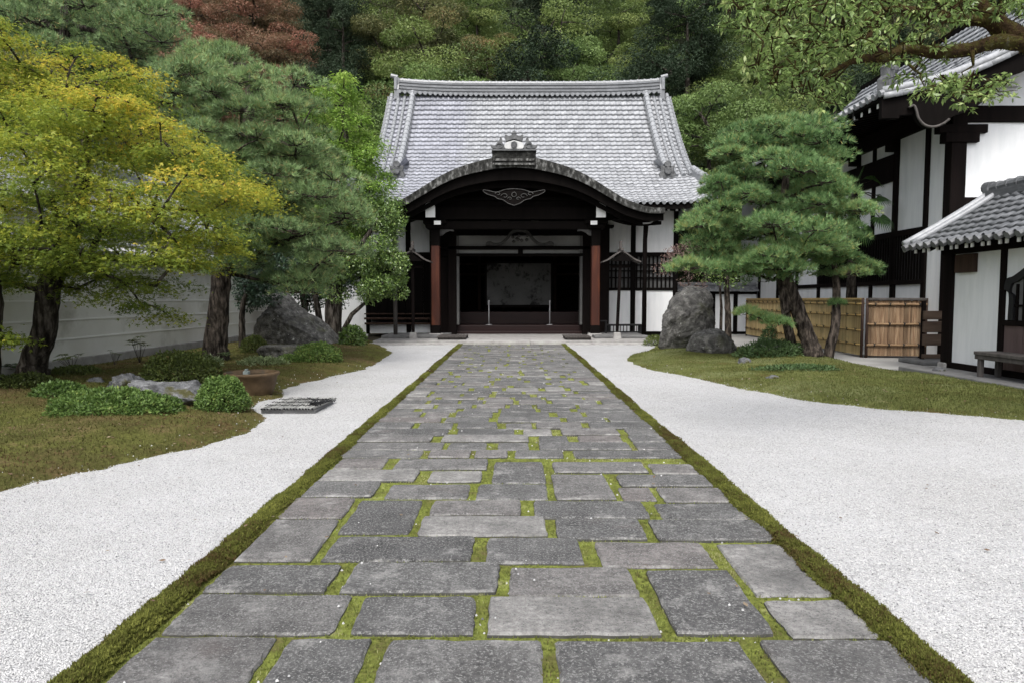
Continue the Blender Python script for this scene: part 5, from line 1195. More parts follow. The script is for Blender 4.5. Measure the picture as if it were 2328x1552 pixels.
# second maple at the frame's left edge
rng = np.random.default_rng(12)
C = np.concatenate([outline_centres([(-300, 420), (-60, 400), (20, 500), (45, 600), (30, 690), (-60, 720), (-300, 700)], 9.6, 22, 1.2, rng, .5), outline_centres([(-140, 700), (10, 735), (28, 775), (-10, 815), (-140, 830)], 9.6, 5, .3, rng, .25, .2)])
RR2 = rng.uniform(.25, .45, len(C))
def k_maple2(C):
    V, k_ = spray_leaves(C, RR2, 260, rng, .062, .36, .12, .3, 3); n3 = len(k_) // 3; la = np.clip(.22 + rng.normal(0, .1, n3), 0, 1); return V, np.concatenate([la] * 3)
q0 = AT(-34, 900, 9.9)
tree('maple_tree', 'dark trunk of a second maple cut by the left edge of the view', 'tree', [(q0.x, 9.9, .1), AT(-32, 790, 9.9), AT(-22, 690, 9.9), AT(-30, 560, 9.8), AT(-40, 430, 9.8)], [.20, .17, .16, .12, .06], C, rng, k_maple2, M['maple_gold'], M['bark'], attach=.5)

# ---- pines
def k_pine(R_, n, nn, rng, L=.11, wd=.010, base=.5, h=.42, dead=.05):
    def f(C):
        V, k_, q = needle_tris(C, R_, n, nn, rng, L, wd, h)
        b_ = base + rng.normal(0, .10, len(C)); a = np.clip(b_[k_] + q + rng.normal(0, .07, len(k_)), 0, .93); a[rng.random(len(a)) < dead] = 1.0
        return V, a
    return f
def hang_twigs(C, R_, rng, n=9, r=.010):
    def f(m):
        for c, rr in zip(C, R_):
            c = Vector(c)
            for i in range(n):
                an = rng.uniform(0, 6.28); q = rng.uniform(.4, .95) * rr; e = c + Vector((q * math.cos(an), q * math.sin(an), .12 * rr + rng.normal(0, .05))); md = (c + e) / 2 + Vector((0, 0, -.06 * rr)); m.tube([c, md, e], [r, r * .7, r * .4], 4)
    return f
rng = np.random.default_rng(21)
lp = [(350, 260), (370, 150), (480, 90), (600, 105), (690, 160), (735, 230), (760, 330), (815, 420), (848, 520), (830, 600), (770, 640), (700, 700), (600, 665), (500, 650), (420, 560), (420, 400)]
C = outline_centres(lp, 15.6, 135, 2.0, rng, .55, .6)
R_ = rng.uniform(.40, .70, len(C))
b0 = G(490, 830); bz = hL(b0.x, b0.y)
tree('pine_tree', 'big garden pine with thick ridged trunk between the maple and the triangular boulder', 'tree', [(b0.x, b0.y, bz - .05), (b0.x, b0.y, bz + .3), AT(498, 700, 15.5), AT(506, 600, 15.5), AT(520, 470, 15.6), AT(545, 360, 15.6), AT(570, 240, 15.6), AT(560, 150, 15.6)], [.34, .26, .22, .20, .17, .14, .10, .05], C, rng, k_pine(R_, 125, 13, rng, .15, .012, .50), M['pine_pale'], M['pine_bark'], rmin=.013, attach=.4, extra=hang_twigs(C, R_, rng))
rng = np.random.default_rng(22)
C = outline_centres([(-90, -60), (100, -80), (260, -80), (400, -40), (455, 50), (440, 130), (350, 215), (200, 230), (60, 190), (-60, 110)], 21.0, 46, 2.2, rng, .95, .6)
R_ = rng.uniform(.6, 1.0, len(C))
tree('pine_tree', 'tall pine with dark bare limbs behind the golden maple', 'tree', [AT(120, 860, 21.0), AT(130, 600, 21), AT(140, 300, 21), AT(142, 100, 21), AT(160, -60, 21)], [.30, .26, .22, .18, .10], C, rng, k_pine(R_, 120, 12, rng, .19, .017, .42), M['pine_pale'], M['bark'], rmin=.018, attach=.5, extra=hang_twigs(C, R_, rng, 7, .014))
rng = np.random.default_rng(23)
rp = [(1592, 375), (1640, 315), (1700, 268), (1800, 252), (1885, 262), (1922, 312), (1905, 370), (1938, 430), (1992, 470), (1965, 520), (1930, 590), (1900, 640), (1830, 630), (1780, 660), (1700, 650), (1600, 640), (1528, 622), (1530, 590), (1600, 570), (1560, 530), (1552, 500), (1600, 470), (1568, 435)]
C = outline_centres(rp, 16.0, 125, 1.6, rng, .44, .6)
C = np.concatenate([C, np.array([AT(1735, 725, 15.6), AT(1700, 712, 15.6), AT(1770, 735, 15.5), AT(1570, 612, 16), AT(1600, 500, 15.4), AT(1690, 300, 16), AT(1860, 285, 16)])])
R_ = rng.uniform(.34, .60, len(C)); R_[-7:-4] = .3
b0 = G(1850, 826); bz = hR(b0.x, b0.y)
t2 = [AT(1806, 812, 16.2), AT(1790, 740, 16.1), AT(1778, 650, 16.0), AT(1760, 560, 16)]
def pine_extra(m, C=C, R_=R_, rng=rng):
    hang_twigs(C, R_, rng)(m); m.tube([Vector((t2[0].x, t2[0].y, bz - .05))] + t2, [.15, .125, .11, .095, .06], 10, 0, .5, True, .05, random.Random(3))
tree('pine_tree', 'leaning twin trunked garden pine with cloud like pads before the bamboo fences', 'tree', [(b0.x, b0.y, bz - .05), AT(1838, 770, 16.0), AT(1812, 700, 16), AT(1785, 630, 16), AT(1768, 560, 16), AT(1782, 460, 16), AT(1790, 370, 16), AT(1805, 290, 16)], [.24, .185, .17, .155, .13, .10, .07, .04], C, rng, k_pine(R_, 140, 13, rng, .135, .012, .56), M['pine'], M['pine_bark'], rmin=.012, attach=.3, extra=pine_extra)
rng = np.random.default_rng(24)
C = np.array([AT(1880, 600, 16.4), AT(1925, 590, 16.3), AT(1965, 605, 16.4), AT(1940, 622, 16.1), AT(1890, 625, 16.6), AT(1985, 622, 16.5), AT(1910, 570, 16.6), AT(1900, 690, 16.3)]); R_ = np.array([.33, .36, .34, .36, .32, .2, .3, .16])
b0 = G(1900, 826); bz = hR(b0.x, b0.y)
tree('pine_tree', 'slender young pine with one flat pad in front of the yellow fence', 'tree', [(b0.x, 16.35, bz - .05), AT(1899, 740, 16.35), AT(1903, 660, 16.35), AT(1896, 600, 16.4)], [.12, .105, .09, .06], C, rng, k_pine(R_, 140, 13, rng, .125, .012, .55), M['pine'], M['pine_bark'], attach=.6, extra=hang_twigs(C, R_, rng))

# ---- bright green tree, camellia, little dark tree
rng = np.random.default_rng(31)
C = outline_centres([(715, 180), (790, 150), (825, 205), (840, 280), (885, 330), (900, 400), (910, 470), (895, 540), (820, 570), (740, 520), (700, 400), (700, 300), (690, 240)], 23.5, 84, 1.4, rng, .50, .5); R_ = rng.uniform(.34, .6, len(C))
def k_bright(C):
    V, k_ = spray_leaves(C, R_, 330, rng, .13, .30, .22, .35); b_ = np.clip(.52 + .22 * (C[:, 2] - 5) / 4 + rng.normal(0, .12, len(C)), .1, .95); return V, np.clip(b_[k_] + rng.normal(0, .15, len(k_)), 0, 1)
q0 = AT(762, 770, 23.5)
tree('bright_tree', 'narrow fresh green tree rising between the big pine and the temple roof', 'tree', [(q0.x, 23.5, hL(q0.x, 23.5) - .05), AT(765, 640, 23.5), AT(770, 480, 23.5), AT(790, 340, 23.5), AT(775, 220, 23.5)], [.22, .18, .15, .11, .05], C, rng, k_bright, M['bright_leaf'], M['bark'], rmin=.014, attach=.45)
rng = np.random.default_rng(32)
C = outline_centres([(780, 575), (850, 520), (905, 560), (938, 620), (925, 665), (880, 695), (815, 680), (770, 650)], 21.8, 34, .9, rng, .42, .4); C = np.concatenate([C, outline_centres([(830, 440), (880, 440), (912, 490), (905, 560), (850, 560), (815, 500)], 22.2, 14, .6, rng, .4, .3)])
C = np.concatenate([C, outline_centres([(695, 590), (790, 560), (800, 640), (770, 690), (700, 680)], 21.6, 12, .5, rng, .4, .3)])
R3 = rng.uniform(.26, .42, len(C))
def k_cam(C):
    V, k_, d = ball_leaves(C, R3, 330, rng, .085, .5); return V, np.clip(.55 + rng.normal(0, .2, len(k_)), 0, 1)
q0 = AT(757, 765, 21.9); g0 = hL(q0.x, 21.9)
def cam_extra(m):
    m.tube([(q0.x + .15, 21.9, g0), AT(800, 715, 21.8), AT(838, 682, 21.8)], [.09, .07, .05], 8); m.tube([(q0.x - .35, 22, g0 - .05), AT(720, 690, 22), AT(700, 600, 22)], [.12, .10, .06], 8)
tree('camellia_tree', 'rounded glossy evergreen with black trunks in front of the hall shutters', 'tree', [(q0.x, 21.9, g0 - .1), AT(756, 700, 21.9), AT(765, 640, 21.9), AT(820, 560, 21.9), AT(860, 500, 22)], [.27, .24, .19, .10, .05], C, rng, k_cam, M['camellia'], M['bark'], rmin=.012, attach=.45, extra=cam_extra)
rng = np.random.default_rng(33)
C = outline_centres([(530, 620), (570, 600), (620, 610), (640, 650), (620, 690), (560, 705), (525, 680)], 18.8, 16, .7, rng, .36, .4); R4 = rng.uniform(.24, .38, len(C))
def k_dk(C):
    V, k_, d = ball_leaves(C, R4, 240, rng, .095, .45); return V, np.clip(.45 + rng.normal(0, .22, len(k_)), 0, 1)
q0 = AT(551, 790, 18.8); g0 = hL(q0.x, 18.8)
tree('dark_tree', 'small dark leaved evergreen with thin trunk beside the big left boulder', 'tree', [(q0.x, 18.8, g0 - .1), AT(550, 740, 18.8), AT(552, 690, 18.8), AT(570, 640, 18.8)], [.10, .085, .07, .04], C, rng, k_dk, M['dark_leaf'], M['bark'], attach=.6)
# added filler evergreen, darkens the gap behind the big pine and camellia
rng = np.random.default_rng(34)
C = outline_centres([(560, 560), (760, 560), (800, 640), (770, 700), (690, 700), (640, 660), (560, 640)], 24.5, 50, 1.0, rng, .6, .3); R5 = rng.uniform(.4, .6, len(C))
def k_dk2(C):
    V, k_, d = ball_leaves(C, R5, 240, rng, .12, .45); return V, np.clip(.4 + rng.normal(0, .22, len(k_)), 0, 1)
q0 = AT(690, 770, 24.3)
tree('dark_tree', 'added dark evergreen darkening the gap behind the left pine and boulder', 'tree', [(q0.x, 24.3, 0), AT(692, 690, 24.3), AT(690, 620, 24.4), AT(680, 560, 24.5)], [.15, .13, .10, .06], C, rng, k_dk2, M['dark_leaf'], M['bark'], attach=.4)
# thin tree and purple shrub behind the right boulder
rng = np.random.default_rng(35)
C = outline_centres([(1600, 560), (1680, 540), (1720, 600), (1700, 660), (1620, 670), (1590, 620)], 21.5, 12, .6, rng, .45, .4); R6 = rng.uniform(.26, .42, len(C))
def k_th(C):
    V, k_, d = ball_leaves(C, R6, 130, rng, .08, .45); return V, np.clip(.5 + rng.normal(0, .2, len(k_)), 0, 1)
q0 = AT(1656, 765, 21.5)
def th_extra(m): m.tube([(q0.x - .25, 21.5, 0), AT(1640, 700, 21.5), AT(1636, 640, 21.5)], [.05, .045, .03], 8)
tree('thin_tree', 'thin grey trunked tree standing behind the right boulders', 'tree', [(q0.x, 21.5, -.05), AT(1655, 710, 21.5), AT(1652, 650, 21.5), AT(1655, 590, 21.5)], [.11, .095, .08, .05], C, rng, k_th, M['camellia'], M['pine_bark'], attach=.55, extra=th_extra)
rng = np.random.default_rng(36)
C = outline_centres([(1490, 610), (1520, 560), (1580, 545), (1625, 580), (1620, 650), (1560, 665), (1510, 640)], 23.0, 26, .5, rng, .32, .3); R7 = rng.uniform(.2, .32, len(C))
def k_pu(C):
    V, k_, d = ball_leaves(C, R7, 90, rng, .055, .5); a = np.clip(.55 + rng.normal(0, .25, len(k_)), 0, 1); return V, a
q0 = AT(1570, 765, 23.0)
tree('purple_shrub', 'sparse dusky purple shrub in front of the lattice window', 'shrub', [(q0.x, 23, 0), AT(1572, 700, 23), AT(1565, 640, 23)], [.06, .05, .03], C, rng, k_pu, M['purple_leaf'], M['bark'], attach=.4, rmin=.008)

# ---- palm
rng = np.random.default_rng(41)
PX, PY = 9.4, 19.2; top = Vector((AT(1938, 440, PY).x, PY, AT(1938, 440, PY).z))
t = thing('palm_tree', 'windmill palm with fan leaves behind the right pine', 'tree', (top.x, PY, 0))
m = MB(); m.tube([(top.x, PY, 0), (top.x + .05, PY, 2), (top.x, PY, top.z)], [.13, .12, .10], 10, 0, .5, True, .1, random.Random(2)); 
fans = []
tgt = [AT(1955, 400, PY - .3), AT(1992, 452, PY - .5), AT(2000, 495, PY - .6), AT(1940, 470, PY - .4), AT(1925, 420, PY), AT(1985, 410, PY + .5), AT(1960, 520, PY - .3), AT(2010, 450, PY + .3)]
Vs = []
for g in tgt:
    m.tube([top, (top + g) / 2 + Vector((0, 0, .08)), g], [.018, .014, .012], 5)
    ax = (g - top).normalized(); nrm = (Vector((0, -.5, .8)) - ax * ax.dot(Vector((0, -.5, .8)))).normalized(); sd = ax.cross(nrm)
    for i in range(23):
        an = R(-105 + 210 * i / 22); d = ax * math.cos(an) + sd * math.sin(an); L = .46 * (1 - .25 * (abs(an) / 1.9)); wv = ax * -math.sin(an) + sd * math.cos(an)
        mid_ = g + d * L * .6; tip = g + d * L - Vector((0, 0, .12)) + nrm * .02
        Vs.append([g, mid_ + wv * .022 + nrm * .012, tip, mid_ - wv * .022 + nrm * .012])
m.build('trunk', M['bark'], t, True); np_mesh('fan_leaves', np.array([[tuple(p) for p in q] for q in Vs]), 4, rng.random(len(Vs)), M['palm'], t)

# ---- overhanging evergreen oak
rng = np.random.default_rng(51)
def path(pts): return [AT(*p) for p in pts]
OY = 6.6
ot = thing('oak_tree', 'mossy limbed evergreen oak reaching in over the tiled annex', 'tree', (6.9, 7.3, 0))
m = MB()
jn = AT(2420, 120, 6.9)
m.tube([(6.95, 7.3, -.1), (6.9, 7.3, 1.0), (6.75, 7.25, 2.4), (6.3, 7.1, 3.5), jn], [.34, .28, .25, .20, .15], 12, 0, .5, True, .06, random.Random(5))
limbs = [([jn] + path([(2330, 95, 6.8), (2275, 62, 6.8), (2225, 15, 6.8), (2190, -60, 6.9)]), [.14, .125, .115, .10, .08]),
         (path([(2335, 100, 6.8), (2270, 95, 6.7), (2205, 112, 6.6), (2130, 120, 6.5), (2060, 112, 6.5), (2010, 132, 6.4), (1950, 136, 6.3), (1900, 160, 6.3), (1850, 190, 6.2), (1800, 200, 6.2)]), [.10, .085, .075, .068, .055, .05, .04, .024, .016, .007]),
         (path([(2240, 48, 6.8), (2170, 42, 6.8), (2100, 30, 6.9), (2030, 22, 6.9), (1985, 40, 6.9), (1935, 66, 6.9), (1860, 70, 6.9)]), [.075, .065, .055, .045, .032, .022, .012]),
         (path([(1985, 60, 6.6), (1975, 95, 6.5), (2010, 130, 6.4)]), [.03, .035, .04]),
         (path([(1820, -5, 6.7), (1790, 22, 6.7), (1735, 22, 6.7), (1690, 10, 6.7)]), [.012, .014, .012, .006]),
         (path([(1940, 60, 6.6), (1900, 95, 6.5), (1850, 95, 6.4), (1800, 88, 6.4)]), [.014, .012, .010, .005]),
         (path([(2050, 130, 6.4), (2080, 160, 6.3), (2095, 170, 6.3)]), [.02, .014, .008]),
         (path([(2210, 115, 6.5), (2213, 150, 6.5)]), [.03, .012])]
for pts, rd in limbs:
    cp = catmull([tuple(p) for p in pts], 4); rr = .82 * np.interp(np.linspace(0, 1, len(cp)), np.linspace(0, 1, len(rd)), rd)
    m.tube([Vector(c) for c in cp], list(rr), 9, 0, .5, True, .10, random.Random(7))
tw = []
def twig_field(px, n, Yc, yr, seed):
    r = np.random.default_rng(seed); P = px; A = np.array(P, float); out = []
    while len(out) < n:
        x, y = r.uniform(A[:, 0].min(), A[:, 0].max()), r.uniform(A[:, 1].min(), A[:, 1].max())
        if poly_sdf(np.array([x]), np.array([y]), P)[0] > 0: out.append(tuple(AT(x, y, Yc + r.uniform(-yr, yr))))
    return np.array(out)
C = np.concatenate([twig_field([(1640, -40), (1950, -60), (2060, -20), (2040, 60), (1960, 120), (1870, 150), (1790, 130), (1700, 90), (1650, 60)], 150, 6.6, 1.0, 1),
                    twig_field([(1700, 150), (1790, 135), (1900, 170), (1960, 215), (1900, 250), (1800, 225), (1720, 215)], 60, 6.3, .6, 2),
                    twig_field([(2020, 175), (2110, 150), (2200, 190), (2300, 165), (2320, 215), (2240, 235), (2170, 240), (2080, 205)], 30, 6.3, .5, 3),
                    twig_field([(2040, 20), (2230, -40), (2350, -60), (2350, 30), (2200, 40)], 70, 6.8, .6, 4), twig_field([(1930, 60), (2060, 40), (2200, 60), (2240, 110), (2100, 150), (1950, 130)], 24, 6.6, .5, 6)])
limb_nodes = np.array([tuple(c) for pts, rd in limbs for c in catmull([tuple(p) for p in pts], 4)])
leafV = []; leafA = []
grow = [tuple(x) for x in limb_nodes]; C = C[np.argsort([np.linalg.norm(limb_nodes - c, axis=1).min() for c in C])]
for c in C:
    gn = np.array(grow); dd = np.linalg.norm(gn - c, axis=1); i = dd.argmin(); a = gn[i]; grow.append(tuple(c)); grow.append(tuple((a + c) / 2)); b = (a + c) / 2 + rng.normal(0, .05, 3) + np.array([0, 0, .05])
    m.tube([Vector(a), Vector(b), Vector(c)], [.009, .007, .004], 5)
    nl = int(rng.integers(22, 40)); base = rng.normal(.5, .12)
    # leaves in drooping rosettes on short shoots
    for s in range(3):
        d0 = unit(rng.normal(0, 1, 3) * np.array([1, 1, .5])); tip = c + d0 * rng.uniform(.06, .20)
        m.tube([Vector(c), Vector(tip)], [.004, .002], 4)
        k_ = nl // 3; D = unit(d0 * .6 + rng.normal(0, .75, (k_, 3)) - np.array([0, 0, .35])); Nn = unit(np.array([0, 0, 1.]) + rng.normal(0, .5, (k_, 3))); L = rng.uniform(.042, .076, k_)
        P = c + (tip - c) * rng.uniform(.2, 1, k_)[:, None]
        leafV.append(quads(P + D * .008, D, Nn, L, L * .36, .12, .5)); leafA.append(np.clip(base + rng.normal(0, .18, k_), 0, 1))
sh = []; sa = []
for pts, rd in limbs[:4]:
    cp = [Vector(c) for c in catmull([tuple(p) for p in pts], 4)]; rr = .82 * np.interp(np.linspace(0, 1, len(cp)), np.linspace(0, 1, len(rd)), rd)
    for i in range(len(cp) - 1):
        for _ in range(int(90 * (cp[i + 1] - cp[i]).length / .1 * rr[i] * 6)):
            f = rng.random(); d = unit(rng.normal(0, 1, 3)); q = np.array(cp[i].lerp(cp[i + 1], f)) + d * rr[i] * .97; L = rng.uniform(.012, .035); sd = unit(np.cross(d, rng.normal(0, 1, 3))) * L * .25
            sh.append([q - sd, q + sd, q + (d + rng.normal(0, .4, 3)) * L]); sa.append(rng.random() * .8)
np_mesh('bark_moss', np.array(sh), 3, np.array(sa), M['tuft_edge'], ot)
m.build('trunk', M['moss_bark'], ot, True); np_mesh('foliage', np.concatenate(leafV), 4, np.concatenate(leafA), M['oak_leaf'], ot)

# ---- shrubs
def shrub(name, label, c, rx, ry, h, leafL, n, mat, seed, base=.5, wd=.5, lump=.18, cat='shrub', zflat=.35):
    rg = np.random.default_rng(seed); u = rg.random(n); an = rg.uniform(0, 2 * np.pi, n); z = u ** .8; rr = np.sqrt(np.clip(1 - z ** 2, 0, 1)); rr = np.maximum(rr, .05)
    d = np.stack([rr * np.cos(an), rr * np.sin(an), z], 1)
    ln = 1 + lump * vnoise(d[:, 0] * 2 + seed, d[:, 1] * 2 + d[:, 2] * 1.5, 1.6, seed) + .08 * vnoise(d[:, 0] * 6, d[:, 1] * 6 + d[:, 2] * 4, 1.5, seed + 1)
    dp = rg.random(n) ** 2.2 * .35; P = np.array(c) + d * np.array([rx, ry, h]) * (ln * (1 - dp))[:, None]
    nr = unit(d / np.array([rx, ry, h])); D = unit(nr * .8 + rg.normal(0, .6, (n, 3)) + np.array([0, 0, .2])); Nn = unit(nr + np.array([0, 0, .6]) + rg.normal(0, .45, (n, 3))); L = leafL * rg.uniform(.6, 1.3, n)
    a = np.clip(base + .28 * vnoise(d[:, 0] * 3, d[:, 1] * 3 + d[:, 2], 1.7, seed + 2) + rg.normal(0, .15, n), 0, 1)
    t = thing(name, label, cat, c)
    m = MB()
    for i in range(9):
        q = P[int(rg.integers(n))]; m.tube([Vector(c) + Vector((0, 0, -.03)), Vector(c).lerp(Vector(q), .5) + Vector((0, 0, .05)), Vector(q)], [.014, .009, .004], 5)
    # woody heart so the ground does not show through
    r2 = random.Random(seed)
    m.build('stems', M['bark'], t); np_mesh('leaves', quads(P, D, Nn, L, L * wd), 4, a, mat, t)
def gl(x, y): p = G(x, y); return (p.x, p.y, hL(p.x, p.y) - .02)
def gr(x, y): p = G(x, y); return (p.x, p.y, hR(p.x, p.y) - .02)
c = gl(500, 950); shrub('azalea_bush', 'bright green clipped azalea beside the terracotta bowl', (c[0] - .10, c[1] + .30, c[2]), .33, .38, .42, .036, 8500, M['azalea'], 71, .55)
c = gl(375, 905); shrub('azalea_bush', 'dark olive domed azalea behind the mossy rock', (c[0], c[1] + .5, c[2]), .58, .5, .50, .045, 6500, M['azalea_dark'], 72, .5)
c = gl(240, 972); shrub('ground_shrub', 'low spreading bright green shrub in front of the mossy rock', (c[0] - .06, c[1] + .3, c[2] - .05), .88, .38, .32, .040, 13000, M['azalea'], 73, .5, lump=.25)
c = gl(110, 935); shrub('ground_shrub', 'low leafy clump at the left end of the spreading shrub', (c[0], c[1] + .25, c[2] - .05), .38, .3, .24, .05, 2600, M['azalea'], 74, .35)
c = gl(40, 910); shrub('ground_shrub', 'dark low shrub at the foot of the golden maple trunk', (c[0] + .1, c[1], c[2] - .04), .5, .4, .22, .045, 2600, M['azalea_dark'], 75, .35)
c = gl(165, 880); shrub('ground_shrub', 'small dull green shrub right of the golden maple trunk', (c[0], c[1] + .1, c[2] - .03), .42, .35, .16, .045, 1800, M['azalea_dark'], 76, .45)
c = gl(712, 836); shrub('azalea_bush', 'rounded yellow green azalea in front of the big left boulder', (c[0], c[1] + .3, c[2]), .55, .42, .42, .045, 6000, M['azalea'], 77, .65)
c = gl(662, 836); shrub('azalea_bush', 'low left lobe of yellow green azalea beside the flat stone', (c[0], c[1] + .1, c[2]), .36, .25, .16, .04, 1800, M['azalea'], 770, .6)
c = gl(798, 799); shrub('leafy_bush', 'small bush with pale topped leaves right of the big left boulder', (c[0], c[1] + .2, c[2]), .38, .35, .52, .085, 1700, M['camellia'], 78, .55)
c = gl(572, 815); shrub('azalea_bush', 'dark green bush between the pine trunk and the boulder', (c[0], c[1] + .2, c[2]), .36, .35, .42, .045, 3000, M['azalea_dark'], 79, .6)
c = gl(480, 846); shrub('fern_clump', 'pale green fern tuft at the foot of the big left pine', (c[0] + .05, c[1] - .1, c[2]), .22, .22, .18, .10, 260, M['pale_plant'], 80, .6, .25, cat='plant')
c = gl(600, 842); shrub('fern_clump', 'pale feathery fern patch in front of the flat stone', (c[0], c[1], c[2]), .5, .3, .16, .08, 900, M['pale_plant'], 81, .5, .22, cat='plant')
c = gr(1540, 793); shrub('pale_groundcover', 'pale variegated groundcover at the foot of the tall right boulder', (c[0], c[1] + .1, c[2]), .36, .2, .20, .06, 1100, M['pale_plant'], 82, .65, .6, cat='plant')
c = gr(1632, 806); shrub('pale_groundcover', 'pale groundcover tuft in front of the small right boulder', (c[0], c[1], c[2]), .30, .15, .10, .05, 500, M['pale_plant'], 83, .55, .6, cat='plant')
c = gr(1775, 826); shrub('fern_clump', 'green fern bed around the feet of the leaning pine', (c[0], c[1] + .3, c[2] - .03), .85, .45, .38, .085, 4200, M['fern'], 84, .5, .3, cat='plant', lump=.3)
c = gr(1850, 852); shrub('fern_clump', 'low dark fern patch in front of the leaning pine trunks', (c[0] - .3, c[1], c[2] - .03), .9, .3, .14, .06, 2200, M['fern'], 85, .4, .35, cat='plant')
c = gr(1720, 770); shrub('fern_clump', 'dark leafy clump behind the pine at the foot of the yellow fence', (c[0], c[1] - 1.5, c[2]), .4, .4, .55, .10, 900, M['fern'], 86, .35, .35, cat='plant')
c = gr(1482, 782); shrub('ground_shrub', 'mossy green mound plant beside the left side of the tall right boulder', (c[0], c[1] - .6, c[2]), .42, .35, .32, .05, 1500, M['azalea_dark'], 87, .6)
def sprout(label, c, h, n, L, mat, seed, rad=.16):
    rg = np.random.default_rng(seed); t = thing('sprout', label, 'plant', c); m = MB(); V = []
    for i in range(n):
        an = rg.uniform(0, 6.28); tp = Vector(c) + Vector((rad * rg.uniform(.2, 1) * math.cos(an), rad * rg.uniform(.2, 1) * math.sin(an), h * rg.uniform(.6, 1))); m.tube([Vector(c), tp], [.006, .003], 4)
        k_ = 7; a2 = np.linspace(0, 6.28, k_, endpoint=False) + an; D = np.stack([np.cos(a2), np.sin(a2), np.full(k_, .25) - rg.random(k_) * .5], 1)
        l = L * rg.uniform(.7, 1.2, k_); V.append(quads(np.array(tp) + 0 * D, D, np.tile([0, 0, 1.], (k_, 1)), l, l * .34))
    m.build('stems', M['bark'], t); V = np.concatenate(V); np_mesh('leaves', V, 4, rg.random(len(V)), mat, t)
c = gl(318, 838); sprout('tall leafy sprout with whorled leaves in front of the plaster wall', c, .62, 9, .14, M['azalea_dark'], 91)
c = gl(165, 862); sprout('low leafy sprout between the maple trunk and the plaster wall', c, .30, 9, .12, M['azalea_dark'], 92, .25)
c = gl(14, 862); sprout('small leafy sprout by the wall footing at the left edge', (c[0] + .1, c[1], c[2]), .32, 7, .14, M['fern'], 93, .2)
c = gl(262, 850); sprout('thin twiggy sprout left of the tall leafy sprout', c, .34, 6, .06, M['azalea_dark'], 94, .2)
c = gl(590, 838); sprout('small leafy sprout beside the big left pine trunk', (c[0] - .9, c[1] + .5, c[2]), .25, 5, .1, M['fern'], 95)

# ---- rocks
def rock(label, c, sx, sy, sz, seed, mat, planes=(), rough=.16, shear=0.0, name='boulder', cat='boulder'):
    import bmesh
    bm = bmesh.new(); bmesh.ops.create_icosphere(bm, subdivisions=5, radius=1.0); r = random.Random(seed); off = Vector((r.uniform(-50, 50),) * 3)
    rp_ = [(Vector((r.gauss(0, 1), r.gauss(0, 1), r.gauss(0, .7))).normalized(), r.uniform(.62, .86)) for _ in range(9)]
    for v in bm.verts:
        p = v.co.copy()
        for n_, d_ in list(planes) + rp_:
            n_ = Vector(n_).normalized(); e = p.dot(n_) - d_
            if e > 0: p -= n_ * e * .94
        k_ = 1 + rough * (mn.fractal(p * 1.6 + off, 1.0, 2.0, 5) ) + rough * .55 * mn.noise(p * 4.5 + off) + .06 * abs(mn.noise(p * 9 + off))
        p = p * k_; p.x += shear * p.z
        v.co = Vector((p.x * sx, p.y * sy, p.z * sz))
    me = bpy.data.meshes.new(name); bm.to_mesh(me); bm.free()
    o = link_mesh(name, me, mat, None, True); o.location = c; WL[o.name] = Vector(c); tag(o, label, cat); return o
def outline_rock(label, px, Y, depth, seed, mat, rough=.10, name='boulder', cat='boulder', face=.7):
    import bmesh
    P = px_poly(px, Y); cx = sum(p[0] for p in P) / len(P); cz = sum(p[1] for p in P) / len(P)
    ang = sorted((math.atan2(z - cz, x - cx), math.hypot(x - cx, z - cz)) for x, z in P); aa = np.array([a for a, _ in ang]); rr = np.array([r for _, r in ang])
    aa = np.concatenate([aa - 2 * np.pi, aa, aa + 2 * np.pi]); rr = np.concatenate([rr] * 3)
    bm = bmesh.new(); bmesh.ops.create_icosphere(bm, subdivisions=6, radius=1.0); r = random.Random(seed); off = Vector((r.uniform(-50, 50),) * 3)
    pl = [(Vector((r.gauss(0, 1.0), -abs(r.gauss(.7, .4)), r.gauss(.1, .8))).normalized(), r.uniform(face - .16, face + .06)) for _ in range(9)] + [(Vector((r.gauss(0, 1), abs(r.gauss(.5, .5)), r.gauss(0, .7))).normalized(), r.uniform(.65, .9)) for _ in range(4)]
    for v in bm.verts:
        p = v.co.copy(); q = p.copy()
        for n_, d_ in pl:
            e = q.dot(n_) - d_
            if e > 0: q -= n_ * e * .95
        a = math.atan2(p.z, p.x); R_ = float(np.interp(a, aa, rr)); k_ = 1 + rough * mn.fractal(q * 1.7 + off, 1.0, 2.0, 6) + .06 * abs(mn.noise(q * 6 + off)) + .035 * mn.noise(q * 13 + off)
        m_ = .45 * (q.length / max(p.length, 1e-6)) + .57
        v.co = Vector((p.x * R_ * k_ * m_ * 1.04, q.y * depth * k_, p.z * R_ * k_ * m_ * 1.04))
    me = bpy.data.meshes.new(name); bm.to_mesh(me); bm.free()
    o = link_mesh(name, me, mat, None, True); o.location = (cx, Y, cz); WL[o.name] = Vector(o.location); tag(o, label, cat); return o
outline_rock('big triangular dark grey boulder on the left mound', [(578, 750), (588, 722), (614, 700), (624, 668), (643, 660), (672, 688), (700, 712), (730, 735), (760, 762), (777, 790), (772, 812), (700, 816), (640, 812), (600, 795), (582, 775)], 20.0, 1.0, 5, M['rock'], .08)
outline_rock('tall lichen spotted grey boulder on the right mound', [(1498, 800), (1509, 745), (1522, 702), (1545, 662), (1562, 652), (1588, 653), (1606, 664), (1620, 700), (1628, 745), (1620, 790), (1570, 800)], 19.0, .75, 22, M['rock'], .08)
outline_rock('smaller rounded grey boulder at the right foot of the tall boulder', [(1566, 795), (1574, 770), (1596, 756), (1628, 748), (1656, 760), (1674, 790), (1672, 814), (1624, 820), (1578, 812)], 17.6, .5, 23, M['rock'], .08)
